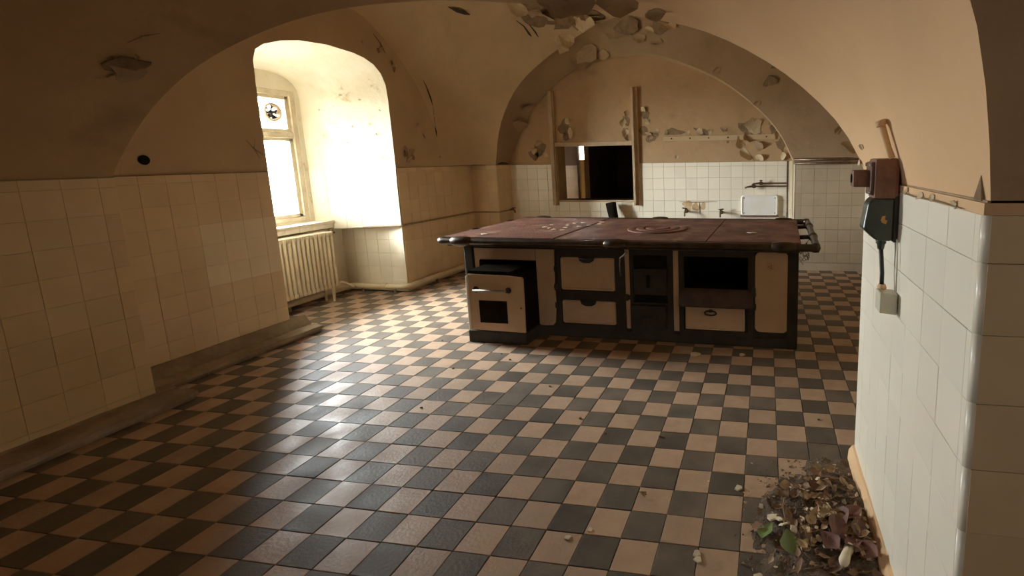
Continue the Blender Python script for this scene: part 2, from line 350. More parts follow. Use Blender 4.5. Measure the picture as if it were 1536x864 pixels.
# left wall tiles
tile_wall(wall_left, (XL, 2.55, 0), (0, 1, 0), None, 1.30, 0.12, TOP, M['glaze'], pick=lambda a, z: M['glaze_lit'] if (0.60 < a < 1.25 and 0.68 < z < 1.2) else None)  # paler tiles paint in a sunlit patch on this wall
tile_wall(wall_left, (XL, 5.452, 0), (0, 1, 0), (1, 0, 0), 1.55, 0.0, TOP, M['glaze'])
uu = Vector((XL, 5.44, 0)) - Vector((-5.33, bk[0].y, 0))
tile_wall(wall_left, (-5.33, bk[0].y, 0), uu, None, uu.length, 0.835, TOP, M['glaze_white'])
tile_wall(wall_left, (-5.33, 5.47, 0), (0.88, -0.023, 0), None, 0.88, 0.0, 0.828, M['glaze_white'], cap=0)
# near pier on the left
mb = MB(); mb.box((-4.6, -3.0, 0), (-4.11, YB, 1.45)); mb.box((-4.6, -3.0, 2.05), (-4.11, YB, 3.8)); mb.box((-4.6, -3.0, 1.45), (-4.11, -1.87, 2.05)); mb.box((-4.6, -1.35, 1.45), (-4.11, YB, 2.05))  # gap in the wall beside the camera, added to let in fill light
pier_left = struct(mb, 'wall_left_front', M['plaster'])
tile_wall(pier_left, (-4.11, 1.0, 0), (0, 1, 0), (1, 0, 0), 1.55, 0.06, TOP, M['glaze'], off=.06)
tile_wall(pier_left, (-4.11, YB, 0), (-1, 0, 0), (0, 1, 0), 0.34, 0.0, TOP, M['glaze'])
# pier front and reveal at the far left corner
mb = MB(); mb.box((-5.2, 7.0, 0), (-4.03, 7.41, 1.55)); far_pier = struct(mb, 'wall_back_left', M['grout'])
tile_wall(far_pier, (-4.45, 7.0, 0), (1, 0, 0), (0, -1, 0), 0.425, 0, TOP, M['glaze'], off=.08)
tile_wall(far_pier, (-4.03, 7.0, 0), (0, 1, 0), (1, 0, 0), 0.42, 0, TOP, M['glaze'], off=.05)
# back wall with the serving hatch opening
HX0, HX1, HZ0, HZ1, YW = -3.22, -1.985, 0.985, 1.82, 7.42
mb = MB(); mb.box((-5.4, YW, 0), (HX0, YW + .3, 3.85)); mb.box((HX1, YW, 0), (2.1, YW + .3, 3.85)); mb.box((HX0, YW, 0), (HX1, YW + .3, HZ0)); mb.box((HX0, YW, HZ1), (HX1, YW + .3, 3.85))
wall_back = struct(mb, 'wall_back', M['plaster'])
tile_wall(wall_back, (-4.02, YW, 0), (1, 0, 0), (0, -1, 0), 4.42, 0.11, TOP, M['glaze_white'], gap=.0026, holes=[(HX0 - .06 + 4.02, HX1 + .06 + 4.02, HZ0 - .03, 2)], off=.06)
tile_wall(wall_back, (-4.02, YW, 0), (1, 0, 0), (0, -1, 0), 4.42, 0.0, 0.105, M['glaze'], off=.02, cap=0)
# right part of the back wall, in front of the recess
mb = MB(); mb.box((0.40, 7.1, 0), (2.0, 7.41, 1.56)); wall_br = struct(mb, 'wall_back_right', M['grout'])
tile_wall(wall_br, (0.41, 7.1, 0), (1, 0, 0), None, 1.19, 0.115, 1.50, M['glaze_dark'], gap=.003, off=.09)
tile_wall(wall_br, (0.41, 7.1, 0), (1, 0, 0), None, 1.19, 0.0, 0.11, M['glaze_dark'], off=.03, cap=0)
tile_wall(wall_br, (0.40, 7.41, 0), (0, -1, 0), (-1, 0, 0), 0.30, 0.0, 1.50, M['glaze_white'], off=.04)
# hidden right side of the stove room
mb = MB(); mb.box((1.6, YB, 0), (2.0, 7.2, 3.8)); struct(mb, 'wall_right', M['plaster_light'])
# near pillar on the right
mb = MB(); mb.box((0.49, YA, 0), (3.0, YB, 1.51)); wall_pillar = struct(mb, 'wall_right_front', M['grout'])
PT = 1.478
tile_wall(wall_pillar, (0.49, YB - .004, 0), (0, -1, 0), (-1, 0, 0), YB - YA - .010, 0.06, PT, M['glaze_white'], off=.05, cap=0.11)
z = PT
for k in range(10):
    zb = z; z = max(0.0, zb - (.11 if k == 0 else T)); mb = MB(); mb.tube([(.4965, 1.2065, z + .001), (.4965, 1.2065, zb - .001)], .0148, 16); mb.build('corner_tile', M['glaze_white'], wall_pillar)
    if z <= 0: break
tile_wall(wall_pillar, (0.4965, YA, 0), (1, 0, 0), (0, -1, 0), 1.2, 0.0, PT, M['glaze'], off=.0, cap=0.11)
tile_wall(wall_pillar, (0.51, YB, 0), (1, 0, 0), (0, 1, 0), 1.08, 0.0, PT, M['glaze'], off=.05, cap=0.11)
mb = MB(); mb.box((0.481, YA - .008, PT), (0.54, YB, 1.505)); mb.box((0.54, YA - .008, PT), (2.6, YA + .05, 1.505)); mb.build('plaster_band', M['plaster_warm'], wall_pillar)
# room behind the camera
mb = MB(); mb.box((-4.6, -3.3, 0), (3.2, -3.0, 3.8)); struct(mb, 'wall_front', M['plaster'])
mb = MB(); mb.box((2.6, -3.0, 0), (3.0, YA, 3.8)); struct(mb, 'wall_right_rear', M['plaster'])
# ------------------------------------------------------------------ setting: vaulted ceiling
mb = MB(); mb.box((-5.7, -3.3, 3.80), (3.2, 8.1, 4.0)); ceiling = struct(mb, 'ceiling', M['plaster'])
# near transverse arch: soffit, back face, front face
for sl, m_ in ((slice(0, 31), 'plaster'), (slice(30, None), 'plaster_warm')):  # shade painted into the left half, warm light into the right
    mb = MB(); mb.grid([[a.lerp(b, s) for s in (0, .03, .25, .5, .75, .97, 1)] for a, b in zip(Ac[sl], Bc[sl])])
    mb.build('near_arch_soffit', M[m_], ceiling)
mb = MB(); mb.grid([[p, Vector((p.x, p.y, 3.8))] for p in Bc], 0, False); mb.add([(.49, YB, 1.5), (1.7, YB, 1.5), (1.7, YB, 3.8), (.49, YB, 3.8)], [(0, 1, 2, 3)]); mb.build('near_arch_back_face', M['plaster'], ceiling)
mb = MB(); mb.grid([[p, Vector((p.x, p.y, 3.8))] for p in Ac], 0, False); mb.add([(.497, YA, 1.5), (2.7, YA, 1.5), (2.7, YA, 3.8), (.497, YA, 3.8)], [(0, 1, 2, 3)]); mb.build('near_arch_front_face', M['plaster'], ceiling)
# left web: smooth fillet from the left wall lunette to the far arch edge, mirrored towards the near arch
def web(mirror):
    rows = []
    for k in range(25):
        t = k / 24; w, g = Wc[k], Gl[k]
        c = Vector((XL + 0.05 + 0.5 * t, 7.0 - 1.0 * t, max(w.z, (w.z + g.z) / 2) + 0.22 * math.sin(t * math.pi / 2) + 0.02))
        row = []
        for q in range(13):
            s = q / 12; p = w * (1 - s) ** 2 + c * 2 * s * (1 - s) + g * s * s; row.append(mirY(p) if mirror else p)
        rows.append(row)
    return rows
wa, wb = web(False), web(True)
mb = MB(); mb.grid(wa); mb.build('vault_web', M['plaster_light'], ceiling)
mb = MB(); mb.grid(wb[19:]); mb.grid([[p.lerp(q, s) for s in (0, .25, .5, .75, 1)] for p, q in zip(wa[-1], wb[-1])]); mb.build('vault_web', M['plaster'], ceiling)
Gr = spline(G_pts[8:], 20)
mb = MB(); mb.grid([[p, mirY(p)] for p in Gr]); mb.build('vault_web', M['plaster_light'], ceiling)
# far band between the arch edge and the back wall lunette, with its thin right reveal
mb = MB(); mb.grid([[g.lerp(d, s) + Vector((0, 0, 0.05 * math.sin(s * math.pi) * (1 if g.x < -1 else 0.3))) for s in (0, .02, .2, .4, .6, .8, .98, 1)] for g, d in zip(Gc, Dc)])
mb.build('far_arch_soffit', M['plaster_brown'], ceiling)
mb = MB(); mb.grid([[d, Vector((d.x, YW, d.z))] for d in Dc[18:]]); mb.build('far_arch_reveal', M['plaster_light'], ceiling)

# ------------------------------------------------------------------ baseboards, trims
def curb(name, xw, y0, y1, h0, w):
    prof = [(xw, 0), (xw + w - .02, 0), (xw + w - .01, 0.03), (xw + w + .012, .034), (xw + w + .006, .062), (xw + w - .09, .078), (xw + w - .105, .06), (xw + .02, h0 - .012), (xw + .006, h0), (xw, h0)]
    mb = MB(); n = 14
    rows = []
    for k in range(n + 1):
        y = y0 + (y1 - y0) * k / n; j = lambda a: a + random.uniform(-.004, .004)
        rows.append([Vector((x if i in (0, 9) else j(x), y, z if i in (0, 1) else j(z))) for i, (x, z) in enumerate(prof)])
    mb.grid(rows, 0, False); mb.add(rows[0], [tuple(range(len(prof)))]); mb.add(rows[-1], [tuple(range(len(prof)))])
    return struct(mb, name, M['curb'])
curb('baseboard_left_front', -4.102, 0.8, 2.66, 0.085, 0.19)
curb('baseboard_left', XL + .008, 2.56, 4.0, 0.16, 0.19)
mb = MB(); rows = []
for k in range(13):
    y = YB + .01 - 1.36 * k / 12; e = random.uniform(-.004, .004)
    rows.append([Vector((.482, y, 0)), Vector((.448 + e, y, 0)), Vector((.452 + e, y, .05 + e)), Vector((.470 + e, y, .075 + 2 * e)), Vector((.482, y, .08 + e))])
mb.grid(rows, 0, False); mb.add(rows[0], [(0, 1, 2, 3, 4)]); struct(mb, 'baseboard_right', M['plaster_warm'])
# thin dark ledge strips on top of the tiling
mb = MB(); mb.box((XL, 2.55, TOP), (XL + .013, 3.86, TOP + .008)); mb.box((XL, 5.45, TOP), (XL + .013, 7.0, TOP + .008)); mb.box((-4.11, .9, TOP), (-4.096, 2.55, TOP + .009)); mb.box((-4.45, 6.987, TOP), (-4.02, 7.0, TOP + .008)); mb.box((-4.03, 7.0, TOP), (-4.017, 7.42, TOP + .008)); mb.box((-4.03, 7.407, TOP), (HX0 - .1, 7.42, TOP + .006)); mb.box((HX1 + .09, 7.407, TOP), (.4, 7.42, TOP + .006))
struct(mb, 'trim_1', M['curb'])
mb = MB(); mb.box((.41, 7.08, 1.50), (1.6, 7.1, 1.515)); struct(mb, 'trim_2', M['curb'])

# ------------------------------------------------------------------ window
win = empty('window_1', (-5.33, 4.5, 0)); win['kind'] = 'structure'
def wbox(name, y0, y1, z0, z1, x0, x1, m_, c=.006, parent=win):
    mb = MB(); mb.box((x0 + 5.33, y0 - 4.5, z0), (x1 + 5.33, y1 - 4.5, z1), 0, c); return mb.build(name, m_, parent)
for nm, a in (('window_frame', (WY0, WY0 + .06, WZ0, WZ1)), ('window_frame', (WY1 - .06, WY1, WZ0, WZ1)), ('window_frame', (WY0 + .06, WY1 - .06, WZ1 - .06, WZ1)), ('window_frame', (WY0 + .06, WY1 - .06, WZ0, WZ0 + .05)), ('transom', (WY0 + .06, WY1 - .06, 1.905, 1.965))):
    wbox(nm, *a, -5.42, -5.335, M['wood_white'])
sash = wbox('upper_sash', WY0 + .06, WY1 - .06, 1.965, 2.005, -5.41, -5.36, M['wood_white'])
for a in ((WY0 + .06, WY0 + .105, 2.005, 2.37), (WY1 - .105, WY1 - .06, 2.005, 2.37), (WY0 + .06, WY1 - .06, 2.33, 2.37)): wbox('sash_rail', *a, -5.405, -5.36, M['wood_white'])
for a in ((WY0 + .06, WY0 + .105, 1.005, 1.905), (WY1 - .105, WY1 - .06, 1.005, 1.905), (WY0 + .06, WY1 - .06, 1.005, 1.045), (WY0 + .06, WY1 - .06, 1.87, 1.905)): wbox('sash_rail', *a, -5.405, -5.36, M['wood_white'])
wbox('glazing_bar', WY0 + .10, WY1 - .10, 1.45, 1.465, -5.392, -5.372, M['wood_white'], .003)
wbox('window_pane', WY0 + .1, WY1 - .1, 2.0, 2.335, -5.385, -5.381, M['glass'], 0)
wbox('window_pane', WY0 + .1, WY1 - .1, 1.04, 1.875, -5.385, -5.381, M['glass'], 0)
mb = MB(); mb.box((-.01, -.62, .905), (.20, .72, .935), 0, .006); mb.build('sill_board', M['wood_white'], win)
for k in range(8):
    mb = MB(); mb.box((.165, -.60 + k * .165, .85), (.185, -.60 + k * .165 + .162, .903), 0, .003); mb.build('sill_tile', M['glaze_white'], win)
mb = MB(); mb.box((0, -.62, .84), (.165, .72, .905)); mb.build('sill_bed', M['grout'], win)
# extractor fan let into the upper pane
fan = empty('window_fan', (-5.38, 4.777, 2.18), 0, 'small round dark extractor fan set in the upper window pane', 'fan')
mb = MB(); mb._lathe([(.082, -.03), (.098, -.03), (.102, 0), (.098, .05), (.088, .055), (.082, .05), (.082, -.03)], Vector(), Vector((1, 0, 0)), 24, 0, None); mb.build('ring', M['wood'], fan)
for k in range(6):
    mb = MB(); a = k * math.pi / 3; c, s_ = math.cos(a), math.sin(a); t = Vector((0, -s_, c)); r_ = Vector((0, c, s_)); ax = Vector((1, 0, 0))
    mb.prism([r_ * .015 + t * .008 + ax * .006, r_ * .08 + t * .035 + ax * .012, r_ * .08 - t * .02 - ax * .012, r_ * .015 - t * .008 - ax * .006], ax * .003); mb.build('blade', M['iron'], fan)
mb = MB(); mb._lathe([(0, -.03), (.024, -.03), (.026, .02), (.018, .03), (0, .032)], Vector(), Vector((1, 0, 0)), 14, 0, None); mb.build('hub', M['iron'], fan)

# ------------------------------------------------------------------ radiator and heating pipes
rad = empty('radiator', (-5.08, 4.2, 0), 0, 'yellowed cast iron radiator standing under the bright window', 'radiator')
def rad_section():
    mb = MB()
    for x in (-.055, .055):
        mb._lathe([(0.004, .17), (.017, .175), (.021, .20), (.021, .80), (.017, .825), (.004, .83)], Vector((x, 0, 0)), Vector((0, 0, 1)), 8, 0, None)
    mb.box((-.055, -.009, .21), (.055, .009, .79)); mb.box((-.075, -.023, .775), (.075, .023, .83), 0, .012); mb.box((-.075, -.023, .165), (.075, .023, .215), 0, .012)
    return mb.mesh('radiator_section', M['paint_white'])
rs = rad_section()
for k in range(16): inst(rs, 'radiator_section', rad, Matrix.Translation((0, k * .0525, 0)))
for k in (1, 14):
    for x in (-.055, .055):
        mb = MB(); mb._lathe([(.012, 0.0), (.014, .02), (.020, .175)], Vector((x, k * .0525, 0)), Vector((0, 0, 1)), 8, 0, None); mb.build('foot', M['paint_white'], rad)
mb = MB(); mb._lathe([(.016, 0), (.02, .005), (.02, .05), (.013, .055), (.013, .09)], Vector((0, .81, .80)), Vector((0, 1, 0)), 10, 0, None); mb._lathe([(.022, 0), (.024, .01), (.02, .035), (.01, .04)], Vector((0, .855, .815)), Vector((0, 0, 1)), 10, 0, None); mb.build('valve', M['brass'], rad)
mb = MB(); mb.tube([(0, .79, .19), (0, .90, .19), (0.01, .94, .18), (.03, 1.03, .10), (.03, 1.08, .085)], .016, 8); mb.build('return_pipe', M['paint_white'], rad)
def bend(pts, r=.05, n=5):
    out = [Vector(pts[0])]
    for i in range(1, len(pts) - 1):
        p, a, b = Vector(pts[i]), Vector(pts[i - 1]), Vector(pts[i + 1])
        d1 = (a - p).normalized(); d2 = (b - p).normalized(); rr = min(r, (a - p).length * .45, (b - p).length * .45)
        for k in range(n + 1):
            t = k / n; out.append((p + d1 * rr) * (1 - t) ** 2 + p * 2 * t * (1 - t) + (p + d2 * rr) * t * t)
    return out + [Vector(pts[-1])]
hp = empty('heating_pipe', (-4.4, 5.4, 0), 0, 'thick pale heating pipe running low round the window recess and along the wall', 'pipe')
O = Vector((-4.4, 5.4, 0))
mb = MB(); mb.tube([p - O for p in bend([(-5.17, 3.9, .085), (-5.17, 5.34, .085), (-4.375, 5.335, .085), (-4.375, 6.95, .085)], .10)], .036, 12); mb.build('pipe_run', M['paint_white'], hp)
for p in ((-5.0, 5.335), (-4.55, 5.335), (-4.375, 5.9), (-4.375, 6.6), (-5.17, 4.5)):
    mb = MB(); mb.box((p[0] - .012 + 4.4, p[1] - .012 - 5.4, 0), (p[0] + .012 + 4.4, p[1] + .012 - 5.4, .056), 0, .003); mb.build('support_block', M['curb'], hp)
mb = MB(); mb._lathe([(.036, -.03), (.045, -.03), (.045, .03), (.036, .03)], Vector((-.28, -.065, .085)), Vector((1, 0, 0)), 12, 0, None); mb.build('coupling', M['paint_white'], hp)
wp = empty('water_pipe', (XL, 6.0, .835), 0, 'thin dirty water pipe along the left wall ending in a small tap', 'pipe')
mb = MB(); O = Vector((XL, 6.0, .835))
mb.tube([p - O for p in bend([(-5.15, 5.20, .84), (-4.43, 5.42, .84), (-4.425, 6.975, .84), (-4.01, 6.975, .84), (-4.0, 7.28, .84)], .03)], .011, 8); mb.build('pipe_run', M['curb'], wp)
mb = MB(); mb.tube([Vector((-4.0, 7.27, .84)) - O, Vector((-3.94, 7.25, .86)) - O, Vector((-3.90, 7.23, .84)) - O, Vector((-3.89, 7.23, .80)) - O], [.014, .018, .016, .012], 8); mb.box((.52, 1.21, .03), (.55, 1.28, .05), 0, .004); mb.build('tap', M['brass'], wp)

# ------------------------------------------------------------------ serving hatch
ht = empty('serving_hatch_frame', (-2.6, YW, 0), 0, 'brown wooden sliding hatch frame with two tall side posts on the back wall', 'hatch')
def hbox(name, a, b, m_='wood', c=.006, parent=ht):
    mb = MB(); mb.box((a[0] + 2.6, a[1] - YW, a[2]), (b[0] + 2.6, b[1] - YW, b[2]), 0, c); return mb.build(name, M[m_], parent)
for x0, x1 in ((-3.315, -3.225), (-2.0, -1.905)):
    hbox('post', (x0, YW - .05, .905), (x1, YW - .001, 2.66)); hbox('guide_rail', (x0 + .01, YW - .095, .905), (x0 + .045, YW - .049, 2.655)) if x0 > -3 else hbox('guide_rail', (x1 - .045, YW - .095, .905), (x1 - .01, YW - .049, 2.655))
hbox('crossbar', (-3.226, YW - .06, 1.815), (-1.999, YW + .02, 1.878)); hbox('ledge', (-3.226, YW - .03, .955), (-1.999, YW + .32, .985))
# dim room beyond the hatch
mb = MB()
mb.box((-6.2, 7.72, -.1), (.2, 12.2, 0)); mb.box((-6.2, 7.72, 2.5), (.2, 12.2, 2.6)); mb.box((-6.3, 7.72, 0), (-6.2, 12.2, 2.5)); mb.box((.2, 7.72, 0), (.3, 12.2, 2.5))
mb.box((-3.40, 11.0, 0), (.2, 11.1, 2.5)); mb.box((-6.2, 9.2, 0), (-3.585, 9.32, 2.5)); mb.box((-3.585, 9.2, 1.88), (-3.46, 9.32, 2.5)); mb.box((-3.585, 9.2, 0), (-3.46, 9.32, .6)); mb.box((-3.46, 9.2, 0), (-3.36, 11.1, 2.5))
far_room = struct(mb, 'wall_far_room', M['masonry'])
tile_wall(far_room, (-5.0, 9.2, 0), (1, 0, 0), None, 1.40, .6, 1.5, M['glaze_dark'], off=.03)
w2 = empty('window_2', (-3.52, 9.26, 1.2)); w2['kind'] = 'structure'
mb = MB(); mb.box((-.064, -.004, -.6), (.058, .004, .40)); mb.build('lit_jamb_strip', M['jamb_glow'], w2)  # glowing strip in place of the lit jamb under the window slit
mb = MB(); mb.box((-.064, -.02, .395), (.058, .02, .412)); mb.build('glazing_bar', M['wood'], w2)
mb = MB(); mb.box((-.064, -.003, .412), (.058, .003, .68)); mb.build('window_pane', M['glass'], w2)

# ------------------------------------------------------------------ fittings on the back wall
fp = empty('flue_pipe', (-2.27, 7.2, 0), 0, 'short black bent flue pipe below the serving hatch behind the stove', 'pipe')
mb = MB(); mb.tube([(.0, .0, 0), (0, 0, .6), (-.01, .0, .75), (-.04, .03, .86), (-.06, .05, .95)], [.07, .07, .072, .076, .08], 14); mb.build('pipe_run', M['soot'], fp)
mb = MB(); mb._lathe([(.07, 0), (.082, .004), (.082, .03), (.07, .034)], Vector((0, 0, .62)), Vector((0, 0, 1)), 14, 0, None); mb.build('collar', M['iron'], fp)
ep = empty('enamel_splashback', (-.09, YW - .012, .9), 0, 'white enamelled metal splash panel with rounded corners on the back wall', 'panel')
mb = MB()
def rrect(x0, x1, z0, z1, r, y, n=5):
    out = []
    for cx, cz, a0 in ((x1 - r, z1 - r, 0), (x0 + r, z1 - r, 90), (x0 + r, z0 + r, 180), (x1 - r, z0 + r, 270)):
        for k in range(n + 1):
            a = math.radians(a0 + 90 * k / n); out.append(Vector((cx + r * math.cos(a), y, cz + r * math.sin(a))))
    return out
def panel(name, m_, x0, x1, z0, z1, r, y0, y1, parent, bevel=.006, rim=None):
    """rounded plate from y0 (back) to y1 (front, smaller y) with an optional raised rim"""
    mb = MB(); rings = [rrect(x0, x1, z0, z1, r, y0), rrect(x0, x1, z0, z1, r, y1 + bevel), rrect(x0 + bevel, x1 - bevel, z0 + bevel, z1 - bevel, max(r - bevel, .002), y1)]
    if rim:
        w = rim; rings += [rrect(x0 + w, x1 - w, z0 + w, z1 - w, max(r - w, .004), y1), rrect(x0 + w + .005, x1 - w - .005, z0 + w + .005, z1 - w - .005, max(r - w - .005, .003), y1 + .008)]
    n = len(rings[0]); vs = [p for rg in rings for p in rg]; fs = []
    for i in range(len(rings) - 1):
        for j in range(n): fs.append((i * n + j, i * n + (j + 1) % n, (i + 1) * n + (j + 1) % n, (i + 1) * n + j))
    fs.append(tuple((len(rings) - 1) * n + j for j in range(n))); fs.append(tuple(range(n)))
    mb.add(vs, fs); return mb.build(name, M[m_], parent)
panel('panel', 'enamel_white', -.27, .27, -.155, .155, .045, .0, -.045, ep, .012, .02)
mb = MB(); mb.prism([(-.28, -.05, -.165), (.28, -.05, -.165), (.28, 0, -.165), (-.28, 0, -.165)], (0, 0, .022)); mb.build('bottom_flange', M['rust'], ep)
for x in (-.225, .225):
    for z in (-.11, .11):
        mb = MB(); mb._lathe([(0, .004), (.009, .002), (.01, 0)], Vector((x, -.037, z)), Vector((0, -1, 0)), 8, 0, None); mb.build('screw', M['steel'], ep)
def wall_tap(x, z, label, sgn):
    t = empty('wall_tap', (x, YW - .01, z), 0, label, 'tap')
    mb = MB(); mb._lathe([(.03, 0), (.03, .008), (.014, .012), (.013, .09)], Vector(), Vector((0, -1, 0)), 10, 0, None); mb.tube([(0, -.07, 0), (0, -.13, .0), (0, -.17, -.015), (0, -.185, -.06)], [.013, .016, .013, .011], 8); mb.build('body', M['brass'], t)
    mb = MB(); mb._lathe([(.008, 0), (.008, .04)], Vector((0, -.1, .01)), Vector((0, 0, 1)), 8, 0, None); mb.tube([(-.045 * sgn, -.1, .055), (.03 * sgn, -.1, .045)], [.011, .007], 8); mb.build('handle', M['iron'], t)
    return t
wall_tap(-1.19, .815, 'dark little tap under the rust stain on the back wall', 1)
wall_tap(-.66, .80, 'corroded tap just left of the white enamel panel', -1)
mb = MB()
for (x0, x1, z0, z1) in ((-1.27, -1.07, .80, .955), (-1.06, -.95, .86, .955), (-.94, -.80, .83, .955), (-1.06, -1.03, .78, .86)):
    pass
mx = empty('mixer_taps', (-.03, YW - .01, 1.2), 0, 'pair of corroded swivel taps on long pipes above the enamel panel', 'tap')
for dz, x0, x1, nm in ((.03, .0, .36, 'upper_pipe'), (-.015, -.10, .36, 'lower_pipe')):
    mb = MB(); mb.tube([(x1 - .035, -.05, dz), (x0, -.055, dz), (x0 - .05, -.06, dz - .003)], .011, 8); mb.build(nm, M['brass'], mx)
for x, z in ((-.04, .03), (-.14, -.015)):
    mb = MB(); mb._lathe([(.016, -.03), (.024, -.02), (.026, .0), (.022, .02), (.014, .03)], Vector((x, -.06, z)), Vector((1, 0, 0)), 10, 0, None); mb._lathe([(.009, 0), (.009, .035), (.02, .036), (.02, .045), (0, .047)], Vector((x, -.07, z)), Vector((0, -.3, 1)), 8, 0, None); mb.tube([(x, -.06, z), (x - .05, -.09, z), (x - .10, -.12, z - .005), (x - .13, -.13, z - .02)], [.018, .015, .012, .012], 8); mb.build('tap', M['brass'], mx)
vp = empty('corner_pipes', (.37, YW - .05, 0), 0, 'upright pale pipes at the right corner of the tiled back recess', 'pipe')
for x, y, r_, m_ in ((-.012, -.02, .017, 'paint_white'), (-.06, .0, .014, 'brass'), (0.0, -.09, .014, 'paint_white')):
    mb = MB(); mb.tube([(x, y, 0), (x, y, 1.55)], r_, 8); mb.build('pipe_run', M[m_], vp)
hz = empty('ledge_pipes', (1.0, 7.05, 1.56), 0, 'two dark horizontal pipes on top of the right hand tiled wall', 'pipe')
for y, z, r_ in ((0, .005, .022), (-.03, -.045, .014)):
    mb = MB(); mb.tube([(-.62, y, z), (.6, y, z)], r_, 10); mb.build('pipe_run', M['brass'], hz)
sb = empty('wall_batten', (-.8, YW, 1.9), 0, 'long narrow painted batten screwed across the back wall', 'batten')
mb = MB(); mb.box((-.72, -.022, -.04), (.93, 0, .035), 0, .006); mb.build('board', M['plaster_light'], sb)
for k in range(6):
    mb = MB(); mb._lathe([(.011, 0), (.009, .012), (0, .014)], Vector((-.6 + k * .28, -.022, 0)), Vector((0, -1, 0)), 8, 0, None); mb.build('peg', M['rust'], sb)

# ------------------------------------------------------------------ the big range
st = empty('kitchen_range', (-2.79, 4.18, 0), math.radians(-1.87), 'huge old cream enamel and black iron kitchen range with rusty hotplate', 'stove')
def sbx(name, a, b, m_, c=.004, parent=st, more=()):
    mb = MB(); mb.box(a, b, 0, c)
    for a2, b2 in more: mb.box(a2, b2, 0, c)
    return mb.build(name, M[m_], parent)
D = 1.36
sbx('carcass', (0.02, .004, .0), (.14, D, .85), 'iron', 0, more=[((.14, .004, 0), (.72, D, .10)), ((.14, .004, .70), (.72, D, .85)), ((.14, .5, .1), (.72, D, .7)), ((.72, .004, 0), (2.10, D, .85)),
    ((2.10, .004, 0), (2.65, D, .50)), ((2.10, .004, .78), (2.65, D, .85)), ((2.10, .5, .5), (2.65, D, .78)), ((2.65, .004, 0), (3.04, D, .85))])
for x0 in (0.0, 2.975):
    for y0 in (-.012, D - .07): sbx('corner_post', (x0, y0, 0), (x0 + .09, y0 + .085, .85), 'iron', .01)
sbx('plinth', (.05, -.004, 0), (3.02, .02, .085), 'iron', .003)
# enamel panels of the front
mb = MB(); mb.prism([(.108, 0, .60), (.145, 0, .60), (.150, 0, .70), (.165, 0, .712), (.722, 0, .712), (.722, 0, .815), (.108, 0, .815)], (0, -.008, 0)); mb.build('enamel_panel', M['enamel'], st)
mb = MB(); pl = [(.728, 0, .11), (.745, 0, .100), (.80, 0, .098), (.86, 0, .104), (.885, 0, .13), (.905, 0, .30), (.90, 0, .50), (.905, 0, .70), (.91, 0, .815), (.728, 0, .815)]; mb.prism(pl, (0, -.008, 0)); mb.build('enamel_panel', M['enamel'], st)
panel('enamel_panel', 'enamel', 2.71, 2.985, .14, .832, .045, 0, -.008, st, .003)
for x0, x1 in ((1.572, 1.612), (2.006, 2.056)): sbx('enamel_strip', (x0, -.006, .11), (x1, .01, .83), 'enamel', .002)
mb = MB(); mb._lathe([(.0, .012), (.012, .012), (.016, .007), (.024, .007), (.028, .012), (.033, .01), (.035, 0)], Vector((2.835, -.007, .712)), Vector((0, -1, 0)), 20, 0, None); mb.build('maker_medallion', M['enamel'], st)
for k in range(3):
    a = k * 2.09 + .5; mb = MB(); mb.tube([(2.835 + .008 * math.cos(a), -.0195, .712 + .008 * math.sin(a)), (2.835 + .02 * math.cos(a + .7), -.0195, .712 + .02 * math.sin(a + .7))], .003, 5); mb.build('medallion_relief', M['rust'], st)
# middle frame with its two warming doors
fm = MB()
fm.box((.93, -.018, .08), (.962, .01, .832), 0, .005); fm.box((1.48, -.018, .08), (1.572, .01, .832), 0, .005); fm.box((.95, -.018, .752), (1.49, .01, .832), 0, .005); fm.box((.95, -.018, .354), (1.49, .01, .446), 0, .005); fm.box((.95, -.018, .08), (1.49, .01, .13), 0, .005)
fm.build('door_frame', M['iron'], st)
for z0, z1 in ((.447, .750), (.133, .352)):
    d = panel('warming_door', 'enamel', .964, 1.478, z0, z1, .022, 0.006, -.012, st, .006, .018)
    zc = z1 - .008
    mb = MB(); mb.prism([(1.14, -.02, zc + .02), (1.30, -.02, zc + .02), (1.285, -.02, zc - .022), (1.25, -.02, zc - .04), (1.19, -.02, zc - .04), (1.155, -.02, zc - .022)], (0, .008, 0)); mb.tube([(1.16, -.03, zc), (1.22, -.042, zc - .004), (1.28, -.03, zc)], .008, 6); mb.build('door_handle', M['iron'], d)
for x, z in ((.915, .47), (.92, .64), (.915, .30), (1.585, .40)):
    mb = MB(); mb._lathe([(0.002, -.03), (.016, -.026), (.02, 0), (.016, .026), (.002, .03)], Vector((x, -.014, z)), Vector((0, 0, 1)), 10, 0, None); mb.box((x, -.016, z - .018), (x + .04, -.002, z + .018), 0, .003); mb.build('hinge', M['iron'], st)
mb = MB(); mb.tube([(1.60, -.035, .82), (1.585, -.04, .79), (1.545, -.045, .76), (1.538, -.045, .70), (1.542, -.04, .60)], [.012, .009, .007, .006, .008], 8); mb.build('damper_lever', M['steel'], st)
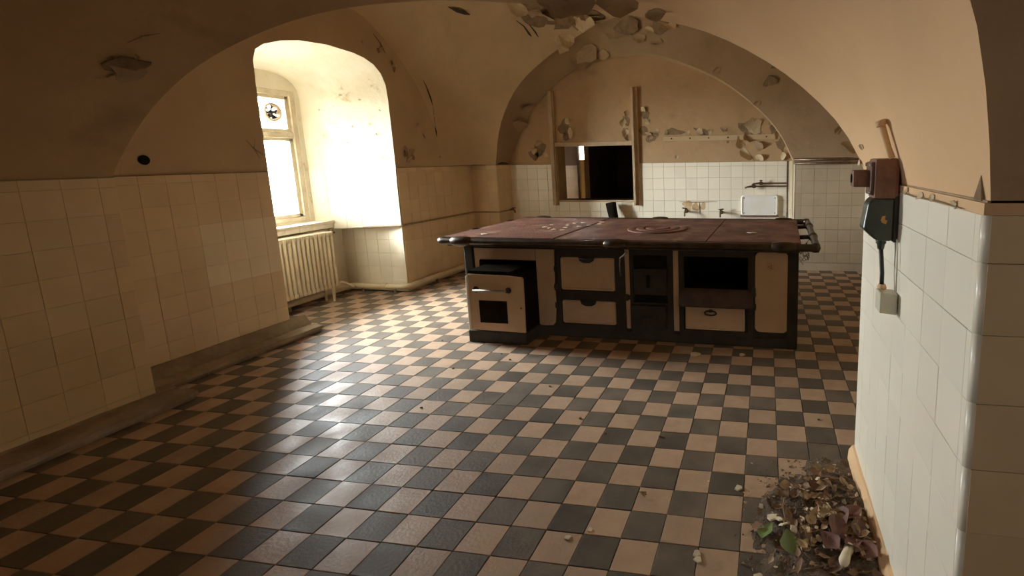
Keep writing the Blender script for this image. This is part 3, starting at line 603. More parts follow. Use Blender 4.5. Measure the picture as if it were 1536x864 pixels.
# fire section
fx = MB(); fx.box((1.615, -.012, .08), (1.648, .01, .83), 0, .003); fx.box((1.955, -.012, .08), (2.004, .01, .83), 0, .003); fx.box((1.64, -.012, .785), (1.96, .01, .83), 0, .003); fx.box((1.64, -.012, .34), (1.96, .01, .36), 0, .003); fx.box((1.64, -.012, .08), (1.96, .01, .125), 0, .003); fx.build('fire_frame', M['iron'], st)
fd = sbx('fire_door', (1.655, -.026, .43), (1.95, -.004, .665), 'iron', .008)
mb = MB(); mb.box((1.775, -.045, .50), (1.80, -.024, .61), 0, .006); mb.build('latch', M['soot'], fd)
for x in (1.70, 1.90):
    mb = MB(); mb._lathe([(0, .01), (.008, .008), (.01, 0)], Vector((x, -.026, .64)), Vector((0, -1, 0)), 8, 0, None); mb.build('rivet', M['iron'], fd)
sbx('fire_opening', (1.655, -.002, .67), (1.95, .008, .78), 'soot', 0); sbx('ash_opening', (1.655, -.002, .362), (1.95, .008, .425), 'soot', 0)
ad = sbx('ash_drawer', (1.625, -.035, .13), (1.94, .0, .335), 'iron', .008)
mb = MB(); mb.tube([(1.74, -.036, .24), (1.74, -.065, .235), (1.82, -.068, .235), (1.82, -.036, .24)], .008, 8); mb.build('handle', M['iron'], ad)
# right oven opening, dropped flap and lower drawer
mb = MB()
for a, b in (((2.056, -.018, .08), (2.098, .01, .838)), ((2.652, -.018, .08), (2.705, .01, .838)), ((2.09, -.018, .782), (2.66, .01, .838)), ((2.09, -.018, .08), (2.66, .01, .134))): mb.box(a, b, 0, .006)
mb.build('oven_frame', M['iron'], st)
sbx('oven_lining', (2.10, .46, .505), (2.65, .49, .775), 'soot', 0, more=[((2.098, .01, .5), (2.104, .49, .78)), ((2.646, .01, .5), (2.652, .49, .78)), ((2.1, .01, .498), (2.65, .49, .504))])
mb = MB(); mb.prism([(2.07, -.01, .505), (2.07, -.10, .372), (2.07, -.092, .360), (2.07, .0, .492)], (.63, 0, 0)); fl = mb.build('oven_flap', M['rust_dark'], st)
for x in (2.72, ):
    mb = MB(); mb._lathe([(.002, -.02), (.018, -.016), (.02, .016), (.002, .02)], Vector((x - .02, -.02, .47)), Vector((1, 0, 0)), 10, 0, None); mb.build('hinge', M['iron'], fl)
dr = panel('pan_drawer', 'enamel', 2.112, 2.625, .138, .352, .008, .006, -.020, st, .004, .012)
mb = MB(); pts = [(2.335 + .05 * math.cos(a), -.042 - .006 * math.sin(a), .298 + .022 * math.sin(a)) for a in [k * math.pi / 8 for k in range(17)]]; mb.tube(pts, .007, 6, 0, False); mb.box((2.32, -.046, .305), (2.35, -.024, .325), 0, .003); mb.build('ring_handle', M['iron'], dr)
for x, z in ((2.70, .50), (2.705, .36)):
    mb = MB(); mb._lathe([(0.002, -.03), (.014, -.026), (.018, 0), (.014, .026), (.002, .03)], Vector((x, -.016, z)), Vector((0, 0, 1)), 10, 0, None); mb.build('hinge', M['iron'], st)
# pulled out oven on the left
ov = sbx('pulled_out_oven', (.205, -.255, .115), (.725, .40, .63), 'soot', .012)
mb = MB(); mb.prism([(.198, -.262, .125), (.732, -.262, .118), (.738, -.262, .602), (.725, -.262, .615), (.60, -.262, .626), (.34, -.262, .63), (.21, -.262, .632), (.198, -.262, .622)], (0, -.016, 0)); mb.build('oven_door', M['enamel'], ov)
sbx('door_edge', (.196, -.30, .130), (.214, -.276, .618), 'enamel_white', .007, ov)
sbx('door_window', (.303, -.283, .195), (.572, -.277, .398), 'soot', .002, ov)
mb = MB(); mb.tube([(.275, -.315, .496), (.60, -.315, .499)], .011, 8); mb.build('handle_bar', M['steel'], ov)
for x in (.285, .598):
    mb = MB(); mb._lathe([(.026, 0), (.028, .006), (.014, .012), (.013, .045), (.0, .047)], Vector((x, -.277, .497)), Vector((0, -1, 0)), 12, 0, None); mb.build('handle_rosette', M['iron'], ov)
mb = MB(); mb.box((.20, -.265, .632), (.62, .02, .662), 0, .008); mb.build('top_lip', M['soot'], ov)
mb = MB(); mb._lathe([(0, .006), (.008, .004), (.009, 0)], Vector((.705, -.278, .34)), Vector((0, -1, 0)), 8, 0, None); mb.build('screw', M['rust'], ov)
sbx('oven_plinth', (.165, -.268, 0), (.735, .01, .112), 'iron', .01)
sbx('side_bracket', (.15, -.22, .14), (.198, -.05, .30), 'iron', .008)
# hotplate
for x0, x1 in ((-.17, .93), (.935, 2.30), (2.305, 3.08)): sbx('hotplate', (x0, -.045, .875), (x1, D + .06, .925 + random.uniform(-.003, .003)), 'plate', .008)
sbx('top_frame', (-.15, -.035, .835), (3.07, D + .04, .876), 'rim', .006)
for r_, h in ((.30, .006), (.215, .009), (.12, .011)):
    mb = MB(); mb._lathe([(r_, 0), (r_, h), (r_ - .012, h + .003), (r_ - .07, h + .003), (r_ - .08, h)] + ([(0, h)] if r_ < .15 else [(r_ - .08, 0)]), Vector((1.72, .62, .924)), Vector((0, 0, 1)), 36, 0, None); mb.build('cooking_ring', M['plate'], st)
# guard rail all round
RZ = .895
mb = MB(); y0, y1, x0, x1 = -.115, D + .13, -.175, 3.20
mb.tube(bend([(1.5, y0, RZ), (x0, y0, RZ), (x0, y1, RZ), (x1, y1, RZ), (x1, y0, RZ), (1.5, y0, RZ)], .06), .031, 12, 0, False); mb.build('guard_rail', M['rim'], st)
for x in (.06, 1.53, 2.94):
    for y, sg in ((y0, 1), (y1, -1)):
        mb = MB(); mb._lathe([(.028, -.10), (.040, -.085), (.047, -.03), (.047, .03), (.040, .085), (.028, .10)], Vector((x, y, RZ)), Vector((1, 0, 0)), 12, 0, None)
        mb.box((x - .05, min(y, y + sg * .09), RZ - .05), (x + .05, max(y, y + sg * .09), RZ + .012), 0, .012); mb.build('rail_bracket', M['rim'], st)
for y in (.45, 1.12):
    for x, sg in ((x0, 1), (x1, -1)):
        mb = MB(); mb._lathe([(.028, -.06), (.040, -.045), (.043, 0), (.040, .045), (.028, .06)], Vector((x, y, RZ)), Vector((0, 1, 0)), 12, 0, None)
        if sg > 0: mb.box((x, y - .035, RZ - .035), (x + .1, y + .035, RZ + .005), 0, .01)
        else: mb.tube([(x, y, RZ), (x - .17, y, RZ - .01)], .02, 8)
        mb.build('rail_bracket', M['rim'], st)
for x, y in ((x1 - .012, y0 + .012), (x1 - .012, y1 - .012)):
    mb = MB(); mb._lathe([(.004, -.04), (.03, -.034), (.042, 0), (.03, .034), (.004, .04)], Vector((x, y, RZ)), Vector((0, 0, 1)), 12, 0, None); mb.build('rail_elbow', M['rim'], st)
wt = MB()
for k in range(5):
    c = Vector((3.13, .55, .80 - .02 * k)); a0 = k * 1.3; pts = [c + Vector((.05 * math.cos(a0 + t * .8) * (.6 + .1 * k), .04 * math.sin(a0 * 2 + t), -.09 * (t / 7) + .035 * math.sin(t * 1.7 + k))) for t in range(8)]
    wt.tube(pts, .0028, 4)
wt.tube([(3.17, .5, .87), (3.15, .53, .82), (3.12, .56, .78)], .003, 4)
wt.build('wire_tangle', M['rust'], st)

# ------------------------------------------------------------------ flakes and peeling
def blob(n, s, rnd, asp=1.0):
    ph = rnd.random() * 6.28; k1, k2 = rnd.uniform(.1, .3), rnd.uniform(.08, .2)
    return [(s * (1 + k1 * math.sin(2 * a + ph) + k2 * math.sin(3 * a + ph * 2) + rnd.uniform(-.18, .18)) * math.cos(a) * asp, s * (1 + k1 * math.cos(3 * a + ph) + rnd.uniform(-.18, .18)) * math.sin(a)) for a in [2 * math.pi * i / n for i in range(n)]]
def frame_at(p, n, upv=(0, 0, 1), spin=0.0):
    n = Vector(n).normalized(); u_ = Vector(upv); u_ = (u_ - n * u_.dot(n))
    if u_.length < .05: u_ = n.orthogonal()
    u_.normalize(); r_ = u_.cross(n); X = Matrix((r_, u_, n)).transposed().to_4x4() @ Matrix.Rotation(spin, 4, 'Z'); X.translation = Vector(p); return X
def flake(parent, p, n, s, curl=1.0, spin=0.0, asp=1.0, m_='flake', seed=0, name='paint_flake'):
    """a torn scale of paint, stuck along one side and curling off at the other"""
    rnd = random.Random(seed * 31 + 5); b = blob(11, s, rnd, asp); vs = [(0, 0, 0)]; fs = []; n_ = len(b)
    def lift(x, y): t = max(0, (y / s + .75)); return .002 + curl * s * .32 * t * t * (1 - .12 * t)
    for q in (.5, 1.0):
        for x, y in b: vs.append((x * q, y * q - (max(0, y * q / s + .5) ** 2) * s * .12 * curl, lift(x * q, y * q)))
    vs[0] = (0, 0, lift(0, 0))
    for i in range(n_): j = (i + 1) % n_; fs += [(0, 1 + i, 1 + j), (1 + i, 1 + n_ + i, 1 + n_ + j, 1 + j)]
    k = len(vs); vs += [(x, y, z - .0025) for x, y, z in vs]; fs += [tuple(a + k for a in reversed(f)) for f in fs]
    fs += [(1 + n_ + i, 1 + n_ + (i + 1) % n_, k + 1 + n_ + (i + 1) % n_, k + 1 + n_ + i) for i in range(n_)]
    mb = MB(); mb.add(vs, fs, 0, False); return mb.build(name, M[m_], parent, frame_at(p, n, (0, 0, 1), spin))
def bare(parent, p, n, s, spin=0.0, asp=1.0, seed=0, m_='bare', name='bare_patch', d=.0015):
    rnd = random.Random(seed * 17 + 3); b = blob(15, s, rnd, asp); k = len(b)
    mb = MB(); mb.add([(x, y, d) for x, y in b] + [(x * 1.02, y * 1.02, -.002) for x, y in b], [tuple(range(k))] + [(i, (i + 1) % k, k + (i + 1) % k, k + i) for i in range(k)]); return mb.build(name, M[m_], parent, frame_at(p, n, (0, 0, 1), spin))
def crack(parent, pts, n, w=.008, m_='crack'):
    n = Vector(n).normalized(); P = [Vector(p) for p in pts]; vs = []; k = len(P)
    for i, p in enumerate(P):
        t = (P[min(i + 1, k - 1)] - P[max(i - 1, 0)]).normalized(); sd = n.cross(t); ww = w * math.sin(math.pi * (i + .35) / (k - .3)) * random.uniform(.7, 1.3)
        vs += [p + sd * ww + n * .003, p - sd * ww + n * .003]
    mb = MB(); mb.add(vs, [(2 * i, 2 * i + 1, 2 * i + 3, 2 * i + 2) for i in range(k - 1)]); return mb.build('crack', M[m_], parent)

rng = random.Random(11)
NBK = (0, -1, 0)
# back wall: bare render with scales of paint curling away
for k, (p, s_, a) in enumerate([((-3.08, YW, 2.10), .11, .8), ((-3.05, YW, 1.97), .07, 1), ((-2.09, YW, 2.19), .085, .6), ((-2.11, YW, 2.0), .08, .7), ((-1.80, YW, 2.28), .09, .6), ((-1.83, YW, 2.03), .07, 1), ((-3.5, YW, 1.80), .12, .8), ((-3.62, YW, 1.70), .08, 1), ((.10, YW, 2.04), .10, .6), ((.22, YW, 1.78), .12, .6), ((-.23, YW, 2.02), .12, 1.3), ((-1.35, YW, 2.0), .05, 2.5), ((-.95, YW, 1.99), .05, 2.4), ((-1.7, YW, 1.93), .07, 1.4)]):
    bare(wall_back, p, NBK, s_, rng.uniform(-.4, .4), a, k)
for k, (x, z, s_, cu, sp) in enumerate([(-.20, 2.06, .13, .9, .5), (-.27, 1.90, .10, 1.3, 2.2), (-.39, 1.81, .08, 1.2, 1.6), (-.31, 1.65, .085, 1.4, 2.4), (-.11, 1.78, .075, 1.3, -.6), (-.09, 1.61, .06, 1.3, -.8), (-.555, 1.835, .035, 1.2, 1.4), (-1.48, 1.98, .05, 1, 3), (-.97, 1.985, .06, 1.1, 2.9), (-.82, 1.995, .05, 1.2, .3), (-1.73, 1.93, .05, 1, 1), (-1.62, 2.01, .05, 1.1, 2.8), (.29, 1.70, .07, 1.2, 2.7), (.15, 1.94, .05, 1.1, 1.2), (.07, 2.12, .06, 1, 1.2), (.25, 1.62, .05, 1.2, -2), (-2.08, 2.29, .05, 1.1, 1.6), (-2.14, 2.15, .06, 1.2, 1.2), (-2.11, 2.0, .06, 1.2, 1.8), (-2.07, 1.92, .05, 1.1, 1.5), (-1.82, 2.34, .05, 1.2, -1), (-1.77, 2.16, .05, 1.1, .2), (-1.75, 1.98, .04, 1.1, -.4), (-2.98, 2.02, .06, .8, -1.5), (-3.02, 2.2, .05, .8, -1.2), (-3.52, 1.88, .05, 1, .4), (-3.60, 1.76, .06, 1, .4), (-3.42, 1.70, .05, 1.0, 1.3), (-.62, 2.02, .05, 1, 2.9), (-1.15, 1.97, .045, 1, 2.6), (-1.33, 1.63, .03, .8, 1.5)]):
    flake(wall_back, (x, YW - .002, z), NBK, s_ * .9, cu, sp, rng.uniform(.7, 1.3), 'flake_dark' if k % 3 == 1 else 'flake', k)
for k, (x, z, s_, a) in enumerate([(-1.17, .90, .075, .9), (-1.05, .88, .06, .8), (-.93, .90, .055, .8)]): bare(wall_back, (x, YW - .0085, z), NBK, s_, 0, a, 60 + k, 'stain', 'rust_stain')
crack(wall_back, [(-1.30, YW - .01, .955), (-1.1, YW - .01, .95), (-.9, YW - .01, .952), (-.72, YW - .01, .955)], NBK, .006, 'rust'); crack(wall_back, [(-.99, YW - .01, .95), (-.985, YW - .01, .87), (-.98, YW - .01, .76)], NBK, .007, 'rust')
# left wall and vault web: gashes, small losses
NX = (1, 0, 0)
for k, (y, z, s_, a) in enumerate([(5.64, 1.73, .06, .6), (5.76, 1.68, .04, .8), (5.585, 2.73, .045, .5), (5.36, 2.90, .03, 1), (6.30, 1.68, .02, .5)]): bare(wall_left, (XL, y, z), NX, s_, rng.uniform(-.5, .5), a, 80 + k)
for k, (y, z, s_, sp) in enumerate([(5.62, 1.77, .05, 2.0), (5.68, 1.65, .045, .4), (5.74, 1.75, .035, -1), (5.56, 2.78, .04, 1.4), (5.39, 2.92, .03, .3), (5.12, 2.93, .025, 2), (5.9, 2.1, .03, 1), (6.0, 1.95, .025, 2)]): flake(wall_left, (XL + .002, y, z), NX, s_, 1.1, sp, 1, 'flake_dark', 100 + k)
NWb = (.94, -.29, -.16)
crack(ceiling, [(-4.40, 6.03, 2.66), (-4.405, 6.09, 2.58), (-4.408, 6.13, 2.50), (-4.413, 6.17, 2.43), (-4.42, 6.20, 2.36)], NWb, .011); crack(ceiling, [(-4.44, 6.235, 2.10), (-4.44, 6.25, 2.02), (-4.445, 6.262, 1.95)], NWb, .009); crack(ceiling, [(-4.42, 6.2, 2.36), (-4.435, 6.23, 2.22), (-4.44, 6.24, 2.1)], NWb, .005)
crack(ceiling, [(-4.445, 5.30, 3.07), (-4.445, 5.40, 2.98), (-4.445, 5.46, 2.88)], NX, .006); crack(wall_left, [(XL, 3.70, 1.83), (XL, 3.76, 1.75), (XL, 3.83, 1.70)], NX, .005, 'bare'); crack(wall_left, [(XL, 3.78, 1.84), (XL, 3.76, 1.75), (XL, 3.80, 1.66)], NX, .004, 'bare')
NT = (.38, -.5, -.78)
crack(ceiling, [(-3.86, 5.88, 3.485), (-3.80, 5.97, 3.46), (-3.74, 6.05, 3.45), (-3.70, 6.08, 3.44)], NT, .025); crack(ceiling, [(-3.30, 6.50, 3.455), (-3.24, 6.60, 3.40), (-3.22, 6.70, 3.325), (-3.21, 6.74, 3.30)], NT, .014); crack(ceiling, [(-3.17, 6.62, 3.42), (-3.14, 6.72, 3.35), (-3.13, 6.79, 3.295)], NT, .012)
for k, (p, s_) in enumerate([((-3.05, 6.48, 3.56), .17), ((-2.85, 6.62, 3.56), .17), ((-2.62, 6.79, 3.53), .16), ((-2.42, 6.87, 3.54), .13), ((-2.75, 6.80, 3.47), .12)]): bare(ceiling, p, (.28, -.48, -.83), s_, rng.uniform(-1, 1), 1.5, 120 + k, 'bare', d=.012)
for k, (p, s_, sp) in enumerate([((-3.20, 6.36, 3.565), .12, 2.6), ((-3.04, 6.49, 3.555), .13, 3.4), ((-2.95, 6.60, 3.535), .14, -.5), ((-2.81, 6.61, 3.57), .12, .5), ((-2.73, 6.71, 3.54), .15, 3.1), ((-2.62, 6.79, 3.52), .12, 2.4), ((-2.50, 6.87, 3.50), .14, 3.6), ((-2.36, 6.87, 3.555), .10, .2), ((-2.28, 6.94, 3.52), .08, .3), ((-2.66, 6.66, 3.60), .10, 3.0), ((-2.47, 6.80, 3.57), .09, 2.2), ((-2.58, 6.9, 3.46), .10, 3.3)]): flake(ceiling, p, (.28, -.5, -.82), s_ * (.62 if k % 2 else .8), 1.3, sp, 1.4, 'flake_dark' if k % 3 else 'flake', 140 + k)
for k, (p, s_, sp) in enumerate([((-2.86, 6.975, 3.235), .13, 3.4), ((-2.80, 6.965, 3.285), .10, 2.6)]): flake(ceiling, p, (.34, -.7, -.62), s_, 1.3, sp, 1, 'flake', 170 + k)
for k, (p, n, s_, sp, mm) in enumerate([((-2.62, 7.28, 3.15), (.18, -.73, -.66), .13, 3.6, 'flake_dark'), ((-2.74, 7.32, 3.07), (.25, -.73, -.63), .11, 2.6, 'flake_dark'), ((-2.38, 7.31, 3.12), (-.13, -.9, -.4), .07, 3.0, 'flake_dark'), ((-2.17, 7.15, 3.38), (.06, -.82, -.57), .09, 3.0, 'flake_dark'), ((-1.78, 7.16, 3.29), (-.2, -.96, -.17), .07, 2.9, 'flake_dark'), ((-1.53, 7.11, 3.22), (-.24, -.97, 0), .06, 3.0, 'flake_dark'), ((-2.06, 7.14, 3.41), (-.05, -.86, -.5), .10, 2.8, 'flake_dark'), ((-1.37, 7.06, 3.45), (-.12, -.98, -.15), .10, 2.7, 'flake'), ((-1.62, 7.10, 3.38), (-.15, -.97, -.15), .05, 2.7, 'flake'), ((-.69, 7.085, 2.80), (0, -1, 0), .045, .6, 'flake_dark'), ((-.14, 7.09, 2.34), (0, -1, 0), .04, .6, 'flake_dark'), ((-3.62, 7.29, 2.42), (.64, -.56, -.53), .08, .4, 'flake_dark'), ((-3.76, 7.32, 2.18), (.73, -.53, -.44), .11, -.4, 'flake_dark'), ((.93, 7.03, 1.95), (0, -1, 0), .04, 1, 'flake_dark'), ((1.11, 7.02, 1.72), (0, -1, 0), .09, 2.5, 'flake_dark'), ((1.22, 7.02, 1.68), (0, -1, 0), .06, 2.9, 'flake_dark')]): flake(ceiling, p, n, s_, 1.1, sp, 1.3, mm, 180 + k)
for k, (p, s_) in enumerate([((-1.95, 7.10, 3.45), .13), ((-1.45, 7.07, 3.42), .10), ((.16, 7.08, 2.75), .12), ((.05, 7.07, 2.62), .06)]): bare(ceiling, p, (-.05, -.95, -.3), s_, .3, 1.4, 210 + k, 'bare', d=.02)
# near arch soffit
NS = (.52, -.27, -.81)
bare(ceiling, (-3.50, 2.325, 2.172), NS, .052, .2, 1.7, 221, d=.006); bare(ceiling, (-3.555, 2.372, 2.122), NS, .045, .5, 1.3, 223, 'flake_dark', d=.004)
flake(ceiling, (-3.525, 2.345, 2.150), NS, .05, .8, 2.9, 1.6, 'flake_dark', 230)
for a in ([(-3.50, 2.32, 2.18), (-3.475, 2.28, 2.20), (-3.475, 2.25, 2.205), (-3.50, 2.24, 2.195)], [(-3.45, 2.335, 2.20), (-3.41, 2.325, 2.215), (-3.395, 2.30, 2.225)], [(-3.57, 2.31, 2.135), (-3.62, 2.30, 2.11)], [(-3.36, 2.25, 2.27), (-3.28, 2.27, 2.305), (-3.22, 2.31, 2.325)]): crack(ceiling, [Vector(p) + Vector(NS) * .006 for p in a], NS, .007, 'bare')
bare(wall_left, (XL, 2.87, 1.645), (1, 0, 0), .05, 1.2, 2.2, 240, 'plaster_light', 'filler_patch')
mb = MB(); mb._lathe([(.034, 0), (.036, .004), (.030, .007), (.022, .005), (0, .003)], Vector(), Vector((0, 0, 1)), 14, 0, None); mb.build('socket_hole', M['soot'], wall_left, frame_at((XL + .002, 2.953, 1.659), (1, 0, 0)))
for k, (p, n, s_, sp) in enumerate([((.428, 2.37, 1.655), (-.88, -.07, -.47), .012, 1.2), ((.478, 1.80, 1.49), (-1, 0, 0), .011, 2.6), ((.479, 1.64, 1.487), (-1, 0, 0), .013, 2.9), ((.479, 1.53, 1.49), (-1, 0, 0), .010, 2.0), ((.479, 1.36, 1.49), (-1, 0, 0), .012, .3), ((.452, 2.535, 1.58), (-.9, .1, -.3), .016, 2.7)]): flake(ceiling, p, n, s_, 1.2, sp, 1.2, 'flake', 250 + k)
crack(wall_pillar, [(.4775, 1.88, 1.483), (.4775, 1.7, 1.480), (.4775, 1.5, 1.484), (.4775, 1.3, 1.482)], (-1, 0, 0), .004, 'bare')
mb = MB(); mb.prism([(.487, 1.272, 1.507), (.487, 1.226, 1.507), (.489, 1.243, 1.565)], (.008, 0, 0)); mb.build('broken_corner', M['bare'], wall_pillar)
# recess reveal
for k, (x, y, z, s_, sp) in enumerate([(-4.92, 5.25, 2.40, .03, 2.8), (-4.73, 5.32, 2.35, .03, 2.8), (-4.62, 5.365, 2.155, .035, .4), (-4.83, 5.285, 2.04, .035, 1.3), (-4.54, 5.395, 2.23, .03, 2.2), (-4.74, 5.32, 1.92, .035, .2), (-4.56, 5.39, 1.68, .05, 2.9), (-5.0, 5.22, 2.27, .025, 1), (-5.14, 5.17, 2.23, .03, 1.3), (-4.6, 5.375, 1.95, .03, 1.7), (-4.9, 5.26, 1.85, .03, 1.1)]): flake(wall_left, (x, y, z), (.35, -.94, 0), s_ * .42, .8, sp, 1.1, 'plaster_niche', 270 + k)

# ------------------------------------------------------------------ switch gear on the pillar
WX = .478
cs = empty('conduit_stub', (WX, 2.1, 1.66), 0, 'short paint-smeared conduit pipe slanting on the pillar above the rusty box', 'pipe')
mb = MB(); mb.tube([(-.076, -.19, .075), (-.072, -.192, .064), (-.045, -.197, -.02), (-.03, -.20, -.058)], [.010, .014, .012, .012], 10); mb.build('pipe_run', M['plaster_warm'], cs)
mb = MB(); mb._lathe([(.014, -.012), (.021, -.009), (.021, .009), (.014, .012)], Vector((-.073, -.192, .067)), Vector((-.35, 0, .9)), 10, 0, None); mb.build('collar', M['plaster_warm'], cs)
jb = empty('rusty_switch_box', (WX, 1.95, 1.53), 0, 'rusty brown cast switch box with a side spout on the tiled pillar', 'switch box')
mb = MB(); mb.box((-.088, -.055, -.075), (0, .068, .072), 0, .014); mb.build('housing', M['rust_box'], jb)
mb = MB(); mb.box((-.098, -.045, -.062), (-.084, .058, .060), 0, .006); mb.build('cover', M['rust'], jb)
mb = MB(); mb.box((-.155, -.005, -.034), (-.09, .060, .030), 0, .010); mb.build('spout', M['rust_box'], jb)
mb = MB(); mb._lathe([(.017, 0), (.018, .002), (.012, .003), (.0, .002)], Vector((-.155, .028, -.002)), Vector((-1, 0, 0)), 12, 0, None); mb.build('cable_hole', M['soot'], jb)
for y, z in ((-.035, .05), (-.035, -.052), (.048, .05)):
    mb = MB(); mb._lathe([(0, .006), (.006, .005), (.008, 0)], Vector((-.098, y, z)), Vector((-1, 0, 0)), 8, 0, None); mb.build('screw', M['steel'], jb)
pg = empty('power_plug', (WX, 1.945, 1.38), 0, 'dark green heavy duty power plug with an orange mark pushed in under the rusty box', 'plug')
mb = MB(); mb.prism([(-.012, -.045, .075), (-.090, -.045, .078), (-.105, -.045, .06), (-.120, -.045, -.035), (-.075, -.045, -.078), (-.02, -.045, -.082), (-.012, -.045, -.07)], (0, .085, 0)); o = mb.build('plug_body', M['rubber'], pg)
bv = o.modifiers.new('edge', 'BEVEL'); bv.width = .009; bv.segments = 2
mb = MB(); mb.box((-.014, -.05, -.085), (.0, .05, .085), 0, .004); mb.build('back_plate', M['iron'], pg)
mb = MB(); mb.prism([(-.055, -.0465, .012), (-.043, -.0465, .014), (-.045, -.0465, .0), (-.036, -.0465, -.004), (-.041, -.0465, -.018), (-.055, -.0465, -.012), (-.060, -.0465, -.003)], (0, .002, 0)); mb.build('orange_mark', M['mark'], pg)
mb = MB(); mb._lathe([(.021, .012), (.021, 0), (.018, -.004), (.021, -.008), (.018, -.012), (.020, -.016), (.015, -.022), (.012, -.04)], Vector((-.045, 0, -.078)), Vector((0, 0, 1)), 12, 0, None); mb.build('cable_gland', M['rubber'], pg)
mb = MB(); mb.tube([(-.045, 0, -.11), (-.040, .0, -.16), (-.037, -.005, -.21), (-.040, -.02, -.262)], .0085, 8); mb.build('cable', M['cable'], pg)
sk = empty('wall_socket', (WX, 1.88, 1.08), 0, 'small square ivory cable socket on the pillar at the end of the black cable', 'socket')
mb = MB(); mb.prism([(-.062, -.038, -.040), (0, -.038, -.046), (0, -.038, .032), (-.062, -.038, .036)], (0, .078, 0)); o = mb.build('housing', M['socket'], sk); bv = o.modifiers.new('edge', 'BEVEL'); bv.width = .004; bv.segments = 2
mb = MB(); mb._lathe([(.016, 0), (.018, .006), (.014, .016), (.011, .018)], Vector((-.040, .045 - .005, .034)), Vector((0, 0, 1)), 10, 0, None); mb.build('inlet_collar', M['plaster_warm'], sk)
mb = MB(); mb.tube([(-.006, -.03, .04), (-.006, -.02, .20), (-.006, -.005, .23)], .003, 6); mb.build('earth_wire', M['socket'], sk)

# ------------------------------------------------------------------ leaf heap
dm = MB(); rows = []
def heap(x, y):
    d = ((x - .33) / .36) ** 2 + ((y - 1.98) / .50) ** 2
    d += .55 * noise.noise(Vector((x * 5, y * 5, 0))) + .35 * noise.noise(Vector((x * 16, y * 16, 4)))
    return max(0, .05 * (1 - d)) * (1 + .3 * noise.noise(Vector((x * 9, y * 9, 0))))
for i in range(58):
    y = 1.42 + i * .02
    rows.append([Vector((x, y, -.004 + heap(x, y) + min(1, heap(x, y) / .02) * .012 * max(0, noise.noise(Vector((x * 14, y * 14, 3)))))) for x in [-.10 + k * .0125 for k in range(46)]])
dm.grid(rows); cr = MB(); rc_ = random.Random(5)
for k in range(900):
    x, y = rc_.gauss(.27, .15), rc_.gauss(2.04, .23)
    if not (-.14 < x < .44 and 1.5 < y < 2.5): continue
    q = rc_.uniform(.004, .013); a = rc_.uniform(0, 6.28); z = max(0, heap(x, y)) + .001; P_ = [Vector((x + q * math.cos(a + i * 2.1) * rc_.uniform(.6, 1.3), y + q * math.sin(a + i * 2.1) * rc_.uniform(.6, 1.3), z + rc_.uniform(0, .008))) for i in range(3)]
    cr.add(P_ + [sum(P_, Vector()) / 3 + Vector((0, 0, .004))], [(0, 1, 2), (0, 1, 3), (1, 2, 3), (2, 0, 3)], rc_.choice((0, 0, 1, 2)))
tag(cr.build('leaf_crumbs', [M['leaf_a'], M['leaf_b'], M['dirt']]), 'fine crumbs of broken leaf strewn through and around the heap', 'crumbs', kind='stuff')
dirt = dm.build('loose_dirt', M['dirt']); tag(dirt, 'loose dark dirt heaped under the leaves against the pillar base', 'dirt', kind='stuff')
def leaf_mesh(seed, mat_, asp=.55, curl=.35):
    r_ = random.Random(seed); n = 7; vs = []; fs = []
    bend_ = r_.uniform(.1, .5) * curl * 2; tw = r_.uniform(-.5, .5)
    for i in range(n):
        t = i / (n - 1); w = asp * .5 * math.sin(math.pi * min(1, t ** .75 * .96 + .02)) * (1 + r_.uniform(-.12, .12)); zc = bend_ * (t - .5) ** 2; fold = curl * w * r_.uniform(.6, 1.3)
        for k, q in enumerate((-1, -.5, 0, .5, 1)): vs.append((q * w + .05 * math.sin(t * 3 + seed), t - .5, zc + abs(q) * fold + tw * q * w * (t - .5)))
    for i in range(n - 1):
        for k in range(4): fs.append((i * 5 + k, i * 5 + k + 1, i * 5 + k + 6, i * 5 + k + 5))
    mb = MB(); mb.add(vs, fs, 0, True); mb.tube([(0.05 * math.sin(seed), -.5, bend_ * .25), (0, -.62, bend_ * .3), (.03, -.72, bend_ * .2)], .012, 4); return mb.mesh('dry_leaf', mat_)
leaf_kinds = {'brown': [leaf_mesh(s, M['leaf_a'], .5 + .1 * (s % 3), .5) for s in range(5)], 'tan': [leaf_mesh(20 + s, M['leaf_b'], .5 + .1 * (s % 3), .45) for s in range(5)], 'wine': [leaf_mesh(40 + s, M['leaf_c'], .7, .5) for s in range(3)]}
def zone(x, y):
    if y > 2.2: return 'at the far edge of the heap'
    if x < .16: return 'at the left edge of the heap'
    if x > .36: return 'lying close against the pillar base'
    return 'in the near front of the heap' if y < 1.9 else 'in the middle of the heap'
def put_leaf(kind, x, y, s, z=None):
    me = rng.choice(leaf_kinds[kind]); o = bpy.data.objects.new('dry_leaf', me); COL.objects.link(o)
    o.scale = (s, s, s); o.rotation_euler = (rng.gauss(0, .35), rng.gauss(0, .35), rng.uniform(0, 6.28)); o.location = (x, y, (heap(x, y) + .012 + s * .12) if z is None else z)
    size = 'large' if s > .09 else 'long' if s > .062 else 'middling' if s > .045 else 'small'
    l = f"{size} dry {'wine-brown' if kind == 'wine' else kind} leaf {zone(x, y)}"
    tag(o, l, 'leaf', l.replace(' leaf ', ' leaves ')); return o
k = 0
while k < 190:
    x, y = rng.gauss(.30, .13), rng.gauss(2.02, .21)
    if not (-.02 < x < .43 and 1.55 < y < 2.42) or heap(x, y) < .004 - .0: continue
    put_leaf('brown' if rng.random() < .52 else 'tan', x, y, rng.uniform(.03, .075)); k += 1
